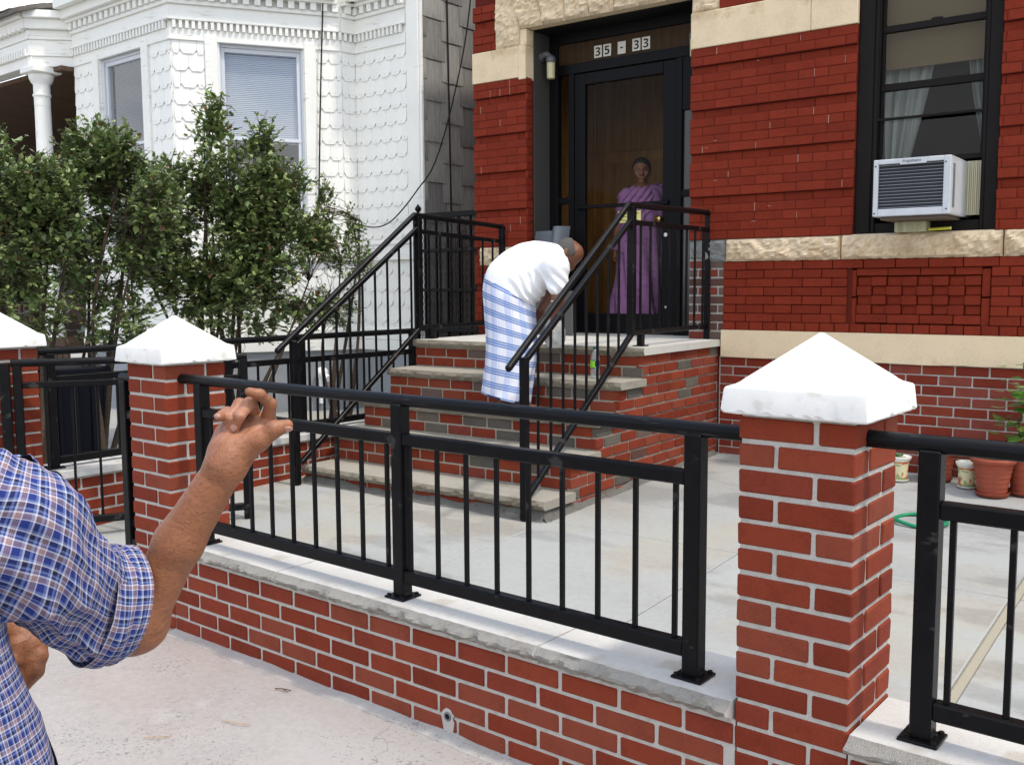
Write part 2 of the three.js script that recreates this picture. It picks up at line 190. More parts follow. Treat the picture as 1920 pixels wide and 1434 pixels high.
// ---------------------------------------------------------------- surface nets for bodies
function surfaceNet(f, lo, hi, h) {
  const nx = Math.ceil((hi[0] - lo[0]) / h) + 1, ny = Math.ceil((hi[1] - lo[1]) / h) + 1, nz = Math.ceil((hi[2] - lo[2]) / h) + 1, D = new Float32Array(nx * ny * nz), id = (i, j, k) => (k * ny + j) * nx + i;
  for (let k = 0; k < nz; k++) for (let j = 0; j < ny; j++) for (let i = 0; i < nx; i++) D[id(i, j, k)] = f(lo[0] + i * h, lo[1] + j * h, lo[2] + k * h);
  const vi = new Int32Array(nx * ny * nz).fill(-1), P = [], I = [];
  for (let k = 0; k < nz - 1; k++) for (let j = 0; j < ny - 1; j++) for (let i = 0; i < nx - 1; i++) {
    let sx = 0, sy = 0, sz = 0, n = 0; const e = (a, b, c, d, g, l) => { const u = D[id(i + a, j + b, k + c)], v = D[id(i + d, j + g, k + l)]; if ((u < 0) !== (v < 0)) { const t = u / (u - v); sx += a + t * (d - a); sy += b + t * (g - b); sz += c + t * (l - c); n++; } };
    for (const a of [0, 1]) for (const b of [0, 1]) { e(0, a, b, 1, a, b); e(a, 0, b, a, 1, b); e(a, b, 0, a, b, 1); }
    if (n) { vi[id(i, j, k)] = P.length / 3; P.push(lo[0] + (i + sx / n) * h, lo[1] + (j + sy / n) * h, lo[2] + (k + sz / n) * h); }
  }
  for (let k = 1; k < nz - 1; k++) for (let j = 1; j < ny - 1; j++) for (let i = 1; i < nx - 1; i++) { const s = D[id(i, j, k)] < 0; const q = (a, b, c, d, fl) => { if (a < 0 || b < 0 || c < 0 || d < 0) return; fl ? I.push(a, b, c, a, c, d) : I.push(a, c, b, a, d, c); };
    if (s !== D[id(i + 1, j, k)] < 0) q(vi[id(i, j - 1, k - 1)], vi[id(i, j, k - 1)], vi[id(i, j, k)], vi[id(i, j - 1, k)], s);
    if (s !== D[id(i, j + 1, k)] < 0) q(vi[id(i - 1, j, k - 1)], vi[id(i - 1, j, k)], vi[id(i, j, k)], vi[id(i, j, k - 1)], s);
    if (s !== D[id(i, j, k + 1)] < 0) q(vi[id(i - 1, j - 1, k)], vi[id(i, j - 1, k)], vi[id(i, j, k)], vi[id(i - 1, j, k)], s); }
  const g = new THREE.BufferGeometry(); g.setAttribute('position', new THREE.Float32BufferAttribute(P, 3)); g.setIndex(I);
  const n = new Float32Array(P.length), uv = new Float32Array(P.length / 3 * 2), e = h * .5; for (let v = 0; v < P.length / 3; v++) { const x = P[v * 3], y = P[v * 3 + 1], z = P[v * 3 + 2]; let a = f(x + e, y, z) - f(x - e, y, z), b = f(x, y + e, z) - f(x, y - e, z), c = f(x, y, z + e) - f(x, y, z - e); const l = Math.hypot(a, b, c) || 1; n[v * 3] = a / l; n[v * 3 + 1] = b / l; n[v * 3 + 2] = c / l; uv[v * 2] = x + z * .7; uv[v * 2 + 1] = y + z * .3; }
  g.setAttribute('normal', new THREE.BufferAttribute(n, 3)); g.setAttribute('uv', new THREE.BufferAttribute(uv, 2)); return g;
}
const smin = (a, b, k) => { const h = Math.max(k - Math.abs(a - b), 0) / k; return Math.min(a, b) - h * h * k * .25; };
// bone [a, b, ra, rb]
function cap(x, y, z, B) { const [a, b, ra, rb] = B, dx = b[0] - a[0], dy = b[1] - a[1], dz = b[2] - a[2], px = x - a[0], py = y - a[1], pz = z - a[2], L = dx * dx + dy * dy + dz * dz || 1e-9, t = clamp((px * dx + py * dy + pz * dz) / L); return Math.hypot(px - dx * t, py - dy * t, pz - dz * t) - (ra + (rb - ra) * t); }
function ell(x, y, z, c, r) { const a = (x - c[0]) / r[0], b = (y - c[1]) / r[1], d = (z - c[2]) / r[2], k = Math.hypot(a, b, d), m = Math.hypot(a / r[0], b / r[1], d / r[2]) || 1; return k * (k - 1) / m; }
function bones(list, k) { return (x, y, z) => { let d = 9; for (const B of list) d = smin(d, B.length === 2 ? ell(x, y, z, B[0], B[1]) : cap(x, y, z, B), k); return d; }; }
// lofted cloth: rings [centre, half axis a, half axis b]; fold(u 0..1, v 0..1) adds radius; uv in metres
function loft(rings, n, fold, capEnds = false) {
  const P = [], U = [], I = []; const per = []; let vlen = 0; const curve = k => new THREE.CatmullRomCurve3(rings.map(r => new THREE.Vector3(...r[k]))); const cs = [curve(0), curve(1), curve(2)], m = (rings.length - 1) * 8; let prev = null, per0 = 0;
  { const a = new THREE.Vector3(...rings[0][1]).length(), b = new THREE.Vector3(...rings[0][2]).length(); per0 = Math.PI * (a + b); }
  for (let j = 0; j <= m; j++) { const s = j / m, k = s * (rings.length - 1); const get = c => { const i = Math.min(Math.floor(k), rings.length - 2); return cs[c].getPoint((i + (k - i)) / (rings.length - 1)); }; const c = get(0), a = get(1), b = get(2); if (prev) vlen += c.distanceTo(prev); prev = c.clone();
    for (let i = 0; i <= n; i++) { const t = i / n * Math.PI * 2, f = 1 + (fold ? fold(i / n, s) : 0), ca = Math.cos(t), sa = Math.sin(t); P.push(c.x + (a.x * ca + b.x * sa) * f, c.y + (a.y * ca + b.y * sa) * f, c.z + (a.z * ca + b.z * sa) * f); U.push(i / n * per0, vlen); } }
  for (let j = 0; j < m; j++) for (let i = 0; i < n; i++) { const q = j * (n + 1) + i; I.push(q, q + n + 1, q + 1, q + 1, q + n + 1, q + n + 2); }
  if (capEnds) for (const j of [0, m]) { const c = P.length / 3; let x = 0, y = 0, z = 0; for (let i = 0; i < n; i++) { const o = (j * (n + 1) + i) * 3; x += P[o] / n; y += P[o + 1] / n; z += P[o + 2] / n; } P.push(x, y, z); U.push(0, 0); for (let i = 0; i < n; i++) { const q = j * (n + 1) + i; j ? I.push(q, c, q + 1) : I.push(q, q + 1, c); } }
  const g = new THREE.BufferGeometry(); g.setAttribute('position', new THREE.Float32BufferAttribute(P, 3)); g.setAttribute('uv', new THREE.Float32BufferAttribute(U, 2)); g.setIndex(I); g.computeVertexNormals(); return g;
}

// ================================================================ ground
structure('ground', bb(-150, -.25, -150, 150, -.16, 150), M({ color: [.30, .30, .28], map: sc(walkT, 6), roughness: .95 }));
structure('road', bb(-60, -.16, 3.45, 60, -.14, 12), M({ color: [.055, .055, .056], map: sc(walkT, 3), roughness: .9 }));
structure('kerb', cb(-60, -.15, 3.3, 60, .002, 3.449, .012), capRock);
structure('sidewalk', (() => { const g = new THREE.PlaneGeometry(40, 3.62, 200, 40); g.rotateX(-Math.PI / 2); g.translate(0, 0, 1.49); const p = g.attributes.position; for (let i = 0; i < p.count; i++) p.setY(i, .004 * (fb3(p.getX(i) * .9, 0, p.getZ(i) * .9, 3, 5) - .5)); g.computeVertexNormals(); return buv(g); })(), walkM);
// facade frame: u along the front, v towards the street
const FO = [-1.5, 0, -4.4196], FR = 0.04492;
const tilt = g => { const p = g.attributes.position; for (let i = 0; i < p.count; i++) p.setY(i, p.getY(i) + .21 - .03 * p.getZ(i)); g.computeVertexNormals(); return g; };
{
  const court = new THREE.Group(); court.name = 'courtyard'; court.userData.kind = 'structure'; court.position.set(...FO); court.rotation.y = FR; scene.add(court);
  const us = [-2.98, -1.9, -.78, .36, 1.585], vs = [-.02, 2.29, 4.26];
  for (let i = 0; i < 4; i++) for (let j = 0; j < 2; j++) part(court, 'slab', tilt(cb(us[i] + .003, -.1, vs[j] + .003, us[i + 1] - .003, 0, vs[j + 1] - .003, .005)), courtM);
  for (let j = 0; j < 2; j++) part(court, 'slab', tilt(cb(1.622, -.1, vs[j] + .003, 4.4, 0, vs[j + 1] - .003, .005)), courtM);
  part(court, 'joint_filler', tilt(cb(1.587, -.1, 0, 1.62, -.004, 4.25, .003)), fillerM);
  part(court, 'bedding', tilt(bb(-2.99, -.2, -.03, 4.4, -.012, 4.25)), fillerM);
}
structure('side_yard', bb(-14, -.1, -4.7, -4.601, .24, -.05), courtM);
structure('alley_floor', bb(-5.6, -.1, -12, -4.3, .22, -4.7), courtM);

// ================================================================ brick boundary: walls, pillars, fences
const PJ = .0677;
function pillar(x, z, label) {           // x = left side, z = front; .296 square, pinwheel bond
  const W = .296, t = thing('brick_pillar', label, 'pillar', [x, 0, z], 0, 'brick pillars with white caps');
  part(t, 'mortar', bb(.005, -.08, -W + .005, W - .005, 1.152, -.005), mortarM);
  for (let j = 0; j < 17; j++) { const y = 1.1475 - (j + 1) * PJ + .0565 / 2 + .006, odd = j % 2, L = W - .0125 - .092, h = .0555, d = .092;
    const put = (w, dd, cx, cz) => brick(t, w, h, dd, cx, y, cz, newBrick);
    if (!odd) { put(L, d, L / 2, -d / 2); put(d, L, W - d / 2, -L / 2); put(L, d, W - L / 2, -W + d / 2); put(d, L, d / 2, -W + L / 2); }
    else { put(d, L, d / 2, -L / 2); put(L, d, W - L / 2, -d / 2); put(d, L, W - d / 2, -W + L / 2); put(L, d, L / 2, -W + d / 2); } }
  // moulded cap: slab with slightly battered sides and a swept pyramid
  const c = W / 2, prof = []; prof.push([.183, 1.1525], [.1855, 1.157], [.1848, 1.163], [.1795, 1.213], [.1765, 1.2185], [.168, 1.2215], [.157, 1.2255], [.148, 1.2315], [.141, 1.2385], [.004, 1.350], [0, 1.3510]);
  const P = [], N = 26; const ring = ([r, y]) => { const o = []; for (let s = 0; s < 4; s++) for (let i = 0; i < N; i++) { const a = -1 + 2 * i / N; const k = Math.max(Math.abs(a) - .93, 0) * .12; const e = [[a, -1], [1, a], [-a, 1], [-1, -a]][s]; const n = fb3(e[0] * 9 + x, y * 40, e[1] * 9, 3, 7); const fr = y < 1.1575 ? .0028 * (n - .5) - .005 * sstep(.64, .72, fb3(e[0] * 16 + x, 3, e[1] * 16, 2, 9)) : .0012 * (n - .5); o.push([c + e[0] * (r - k * r + fr), y + (y < 1.156 ? .003 * (n - .5) : 0), -c + e[1] * (r - k * r + fr)]); } return o; };
  const rs = prof.map(ring); for (let j = 0; j < rs.length - 1; j++) for (let i = 0; i < 4 * N; i++) { const i2 = (i + 1) % (4 * N), a = rs[j][i], b = rs[j][i2], d = rs[j + 1][i2], e = rs[j + 1][i]; P.push(...a, ...d, ...b, ...a, ...e, ...d); }
  for (let i = 0; i < 4 * N; i++) P.push(...rs[0][i], ...rs[0][(i + 1) % (4 * N)], c, 1.153, -c);
  let g = new THREE.BufferGeometry(); g.setAttribute('position', new THREE.Float32BufferAttribute(P, 3)); g = buv(toCreasedNormals(g, .5)); part(t, 'cap', g, whiteCap);
  return t;
}
pillar(0, 0, 'brick pillar with white pyramid cap at the right, nearest the camera');
pillar(-2.911, 0, 'brick pillar with white pyramid cap behind the raised forearm');
pillar(-4.66, 0, 'brick pillar with white cap cut off by the left edge of the photo');

function lowWall(x0, x1, label, slabs, seed) {
  const t = thing('low_brick_wall', label, 'wall', [0, 0, 0], 0, 'low brick walls along the pavement');
  part(t, 'mortar', bb(x0, -.08, -.25, x1, .344, -.005), mortarM);
  for (let k = 0; k < 6; k++) course(t, x0 + .006, x1 - .006, .3376 - (k + 1) * PJ + .006, { mats: newBrick, phase: k % 2 ? .1035 : .02, h: .0555 });
  slabs.forEach((s, i) => { const c = sub(t, 'coping_stone'); const [f, r] = rock(s[0], .3455, -.275, s[1], .395, .008, .034, seed + i, .010, .009); part(c, 'rough_edge', f, capRock); part(c, 'smooth_top', r, capStone); });
  // cement smeared along the foot
  const P = [], n = Math.round((x1 - x0) / .02); const at = i => { const x = x0 + (x1 - x0) * i / n; return [x, .008 + .016 * fb3(x * 5, 0, seed, 4, 3), .025 + .045 * fb3(x * 2.5, 2, seed, 5, 5)]; };
  for (let i = 0; i < n; i++) { const [xa, ha, za] = at(i), [xb, hb, zb] = at(i + 1); P.push(xa, ha, -.004, xa, .004, za, xb, .004, zb, xa, ha, -.004, xb, .004, zb, xb, hb, -.004, xa, .004, za, xa, -.01, za + .004, xb, -.01, zb + .004, xa, .004, za, xb, -.01, zb + .004, xb, .004, zb); }
  const g = new THREE.BufferGeometry(); g.setAttribute('position', new THREE.Float32BufferAttribute(P, 3)); g.computeVertexNormals(); part(t, 'cement_fillet', buv(g), M({ color: [.44, .43, .415], map: sc(walkT, 2.1), bumpMap: sc(grainB, .06), bumpScale: .003, roughness: .95 }));
  return t;
}
const mainWall = lowWall(-2.615, 0, 'low brick wall with rough coping stones between the two white capped pillars', [[-2.609, -1.9], [-1.894, -.645], [-.640, -.008]], 301);
lowWall(.296, 2.6, 'low brick wall with rough coping at the bottom right corner', [[.301, 1.4], [1.406, 2.6]], 317);
// weep pipe in the long wall
{ const g = new THREE.TorusGeometry(.0125, .0035, 8, 18); T(g, -1.018, .069, .002); part(mainWall, 'weep_pipe', merge([g, cyl([-1.018, .069, -.06], [-1.018, .069, .002], .0125, .0125, 16)]), foundM);
  part(mainWall, 'weep_hole', T(new THREE.CircleGeometry(.0105, 16), -1.018, .069, .0035), M({ color: [.01, .01, .01], roughness: 1 }));
  const P = []; for (let i = 0; i < 18; i++) { const a = i / 18 * 6.283, b = (i + 1) / 18 * 6.283, f = q => { const r = .021 + .012 * fb3(Math.cos(q) * 3, Math.sin(q) * 3, 4, 2, 8); return [-1.018 + Math.cos(q) * r, .066 + Math.sin(q) * r * 1.15 - (Math.sin(q) < -.5 ? .03 : 0), .0015]; }; P.push(-1.018, .069, .0022, ...f(a), ...f(b)); } const q = new THREE.BufferGeometry(); q.setAttribute('position', new THREE.Float32BufferAttribute(P, 3)); q.computeVertexNormals(); part(mainWall, 'mortar_patch', buv(q), mortarM); }

function fencePanel(name, label, cat, p, ry, o) {
  const t = thing(name, label, cat, p, ry, cat === 'fence' ? 'black metal fences on the low walls' : undefined), { x0, x1, top = 1.086, mid = .952, bot = .473, base = .395 } = o;
  part(t, 'top_rail', merge([cyl([x0, top, 0], [x1, top, 0], .0215, .0215, 20)]), blackM);
  const ends = [...o.posts].sort((a, b) => a - b), segs = [];
  for (let i = 0; i < ends.length - 1; i++) segs.push([ends[i] + .024, ends[i + 1] - .024]); if (o.open0) segs.unshift([x0, ends[0] - .024]); if (o.open1) segs.push([ends[ends.length - 1] + .024, x1]);
  for (const s of segs) { part(t, 'middle_rail', cb(s[0], mid - .02, -.02, s[1], mid + .02, .02, .004), blackM); part(t, 'bottom_rail', cb(s[0], bot - .022, -.02, s[1], bot + .022, .02, .004), blackM); }
  for (const x of ends) { const q = part(t, 'post', cb(x - .025, base + .006, -.025, x + .025, top - .012, .025, .004), blackM);
    if (!o.noPlate) { part(q, 'base_plate', cb(x - .046, base + .001, -.046, x + .046, base + .008, .046, .003), blackM); for (const sx of [-1, 1]) for (const sz of [-1, 1]) part(q, 'bolt', T(new THREE.CylinderGeometry(.007, .008, .007, 6), x + sx * .034, base + .0115, sz * .034), blackM); } }
  for (const x of o.bars) part(t, 'baluster', cb(x - .007, bot + .02, -.007, x + .007, mid - .018, .007, .0015), blackM);
  return t;
}
const barsA = []; for (let i = 0; i < 8; i++) barsA.push(-2.283 + i * .1307); barsA.unshift(-2.415); for (let i = 0; i < 9; i++) barsA.push(-1.257 + i * .129);
fencePanel('metal_fence', 'black metal fence along the low wall between the two white capped pillars', 'fence', [0, 0, -.08], 0, { x0: -2.622, x1: .005, posts: [-2.475, -1.30, -.165], bars: barsA, open0: false });
const barsB = []; for (let i = 0; i < 8; i++) barsB.push(.495 + i * .127); for (let i = 0; i < 7; i++) barsB.push(1.60 + i * .127);
fencePanel('metal_fence', 'black metal fence at the right edge in front of the flower pots', 'fence', [0, 0, -.085], 0, { x0: .290, x1: 2.6, posts: [.443, 1.55, 2.5], bars: barsB, top: 1.103 });
// short fixed stub beside the left pillar
fencePanel('gate_post_panel', 'black metal gate post with short rails to the pillar behind the raised arm', 'gate post', [0, 0, -.08], 0, { x0: -3.10, x1: -2.906, posts: [-3.07], bars: [-2.955], top: 1.066, mid: .90, bot: .305, base: 0, open1: true });
// gate swung inwards beside the far left pillar
{
  const t = thing('metal_gate', 'black metal gate standing half open between the two left pillars', 'gate', [-4.28, 0, -.14], Math.atan2(.86, .5));
  part(t, 'top_rail', cyl([-.03, 1.072, 0], [1.2, 1.072, 0], .021, .021, 18), blackM);
  for (const x of [0, 1.18]) part(t, 'stile', cb(x - .022, .12, -.02, x + .022, 1.06, .02), blackM);
  part(t, 'middle_rail', cb(.022, .935, -.018, 1.158, .968, .018), blackM); part(t, 'bottom_rail', cb(.022, .17, -.018, 1.158, .21, .018), blackM);
  for (let i = 1; i < 9; i++) part(t, 'baluster', cb(i * .131 - .007, .21, -.007, i * .131 + .007, .935, .007, .0015), blackM);
  part(t, 'hinge_post', cb(-.085, 0, -.025, -.035, 1.075, .025), blackM);
}
// dividing wall running back to the stoop, and its fence (local x runs back, local z to the right)
{
  const t = thing('dividing_wall', 'low brick side wall with grey coping running back from the gate', 'wall', [-4.35, 0, -.296], Math.PI / 2);
  part(t, 'mortar', bb(0, -.1, -.25, 3.3, .391, -.005), mortarM);
  for (let k = 0; k < 7; k++) course(t, .004, 3.1, .385 - (k + 1) * PJ + .006, { mats: newBrick, phase: k % 2 ? .1035 : 0 });
  for (let i = 0; i < 3; i++) part(t, 'coping_stone', cb(.003 + i * 1.08, .392, -.28, 1.079 + i * 1.08, .442, .025, .005), capStone);
  const bars = []; for (let i = 0; i < 23; i++) bars.push(.12 + i * .128);
  fencePanel('metal_fence', 'black metal fence on the side wall in front of the shrubs', 'fence', [-4.45, 0, -.296], Math.PI / 2, { x0: -.005, x1: 3.05, posts: [.1, 1.28, 1.90, 3.02], bars, top: 1.115, mid: .953, bot: .487, base: .442 });
}

// ================================================================ stoop
const ST = [[.257, 2.33], [.46, 2.04], [.66, 1.755], [.86, 1.475], [1.063, 1.185]];
const stoop = thing('brick_stoop', 'brick stoop of five stone steps leading up to the front door', 'stoop', FO, FR);
{
  const uL = -2.795, uR = -.812, pick = () => (R() < .13 ? greyBrick : R() < .12 ? darkBrick : null);
  for (let i = 0; i < 5; i++) { const [y, v] = ST[i], back = i < 4 ? ST[i + 1][1] - .04 : -.36, y0 = i ? ST[i - 1][0] : .05;
    part(stoop, 'mortar', bb(uL + .006, y0 - .06, i ? -.3 : -.3, uR - .006, y - .05, v - .036), stoopMortar);
    if (i < 4) { const st = sub(stoop, 'step'); const [f, r] = rock(uL - .005, y - .05, back, -.785, y, v - .006, .02, 400 + i, .014, .006); part(st, 'rough_edge', f, treadRock); part(st, 'tread', r, treadStone); }
    const ys = i ? [y0 + .008, y0 + .008 + .0725] : [y - .05 - .066, y - .05 - .134];
    ys.forEach((yy, k) => course(stoop, uL, uR, yy, { mats: newBrick, pick, z: v - .03, phase: (i + k) % 2 ? .1035 : .03, h: .059, d: .07 })); }
  { const [y, v] = ST[4]; const ld = sub(stoop, 'landing'); const [f, r] = rock(uL - .005, y - .05, .9, -.784, y, v - .006, .02, 410, .014, .006); part(ld, 'rough_edge', f, treadRock); part(ld, 'slab', r, landStone); part(ld, 'slab', bb(uL - .005, y - .049, -.36, -.784, y - .0005, .8985), landStone); }
  // grey cement dragged along the foot of the steps
  { const P = [], dm = M({ color: [.17, .165, .15], map: sc(stoneT, .3), bumpMap: sc(grainB, .05), bumpScale: .005, roughness: .95 }); const run = (n, f) => { for (let i = 0; i < n; i++) { const [a, b, c] = f(i / n), [d, e, g] = f((i + 1) / n); P.push(...a, ...b, ...e, ...a, ...e, ...d, ...b, ...c, ...g, ...b, ...g, ...e); } }; const gy = v => .21 - .03 * v;
    run(90, t => { const u = mix(uL, uR + .02, t), w = .015 + .07 * fb3(u * 5, 1, 2, 4, 3), h = .02 + .045 * fb3(u * 7, 4, 2, 4, 5) + .03 * sstep(.7, 1, t); return [[u, gy(2.3) + h, 2.305], [u, gy(2.32) + .008, 2.312 + w * .4], [u, gy(2.33) - .01, 2.318 + w]]; });
    run(90, t => { const v = mix(2.32, .05, t), w = .01 + .06 * fb3(v * 5, 7, 2, 4, 3) * (1 - .5 * t), h = .015 + .03 * fb3(v * 7, 9, 2, 4, 5) + .03 * sstep(.2, 0, t); return [[uR + .004, gy(v) + h, v], [uR + .01 + w * .4, gy(v) + .007, v], [uR + .012 + w, gy(v) - .01, v]]; });
    const g = new THREE.BufferGeometry(); g.setAttribute('position', new THREE.Float32BufferAttribute(P, 3)); g.computeVertexNormals(); part(stoop, 'cement_fillet', buv(g), dm); }
  // right flank
  const fl = sub(stoop, 'side_wall', [uR, 0, 0], Math.PI / 2);     // local x = -v, local z = outward
  for (let k = 0; k < 14; k++) { const yt = 1.0075 - k * PJ, ym = yt - .03; let lim = 2.30; for (let i = 0; i < 5; i++) if (ym < ST[i][0] - .05 && ym > (i ? ST[i - 1][0] : -1)) lim = ST[i][1] - .03; else if (ym >= ST[i][0] - .05 && ym <= ST[i][0]) lim = (ST[i + 1] || ST[4])[1] - .035;
    if (k === 0) lim = ST[4][1] - .03; course(fl, -lim, -.004, yt - .0565, { mats: newBrick, pick: () => (R() < .09 ? greyBrick : R() < .1 ? darkBrick : null), z: .002, phase: k % 2 ? .11 : .01, h: .0555, d: .05 }); }
}
function stairRail(label, u, hr0, v0, baseY, endV, endY, lip) {
  const t = thing('stair_railing', label, 'railing', FO, FR, 'railings of the stoop'), X = u;
  const vt = 1.15, yt = 1.985 + lip, dir = [(yt - hr0[1]) / (hr0[0] - vt - .045)];
  const P = (v, y) => [X, y, v];
  const hg = [cyl(P(hr0[0], hr0[1]), P(vt + .045, yt), .0205, .0205, 16), T(new THREE.SphereGeometry(.0205, 14, 10), ...P(hr0[0], hr0[1])), cyl(P(vt + .045, yt), P(endV, endY), .0205, .0205, 16), T(new THREE.SphereGeometry(.0205, 14, 10), ...P(vt + .045, yt))];
  part(t, 'handrail', merge(hg), blackM);
  part(t, 'upper_rail', bar(P(v0, 1.045 + lip), P(vt, 1.895 + lip), .032, .032), blackM); part(t, 'upper_rail', bar(P(vt, 1.875 + lip * .5), P(endV, endY - .125), .032, .032), blackM);
  part(t, 'lower_rail', bar(P(v0 - .04, .285), P(vt - .01, 1.155), .032, .032), blackM); part(t, 'lower_rail', bar(P(vt, 1.155), P(endV, 1.16), .032, .032), blackM);
  part(t, 'post', cb(X - .022, baseY, v0 - .022, X + .022, hr0[1] + .05 + lip * .3, v0 + .022), blackM); part(t, 'post', cb(X - .024, 1.14, vt - .024, X + .024, yt - .01, vt + .024), blackM);
  part(t, 'post', cb(X - .022, 1.06, endV - .022, X + .022, endY + .008, endV + .022), blackM); const ft = part(t, 'foot_post', cb(X - .021, 1.066, 1.0, X + .021, 1.15, 1.042), blackM); part(ft, 'base_plate', cb(X - .04, 1.0635, .98, X + .04, 1.0695, 1.062, .002), blackM);
  const yUp = v => mix(1.045 + lip, 1.895 + lip, (v0 - v) / (v0 - vt)), yLo = v => mix(.285, 1.155, (v0 - .04 - v) / (v0 - .03 - vt));
  for (let i = 0; i < 9; i++) { const v = v0 - .135 - i * .1295; if (v < vt + .05) break; part(t, 'baluster', cb(X - .007, yLo(v), v - .007, X + .007, yUp(v), v + .007, .0015), blackM); }
  for (let i = 0; i < 8; i++) { const v = 1.03 - i * .1345; if (v < endV + .05) break; part(t, 'baluster', cb(X - .007, 1.16, v - .007, X + .007, mix(1.875 + lip, endY - .125, (vt - v) / (vt - endV)), v + .007, .0015), blackM); }
  return t;
}
stairRail('black metal stair railing on the right side of the stoop', -.90, [2.50, 1.022], 2.355, .145, .0, 2.0, 0);
stairRail('black metal stair railing on the left side of the stoop beside the white house', -2.755, [2.545, 1.055], 2.41, .14, .09, 1.965, .02);

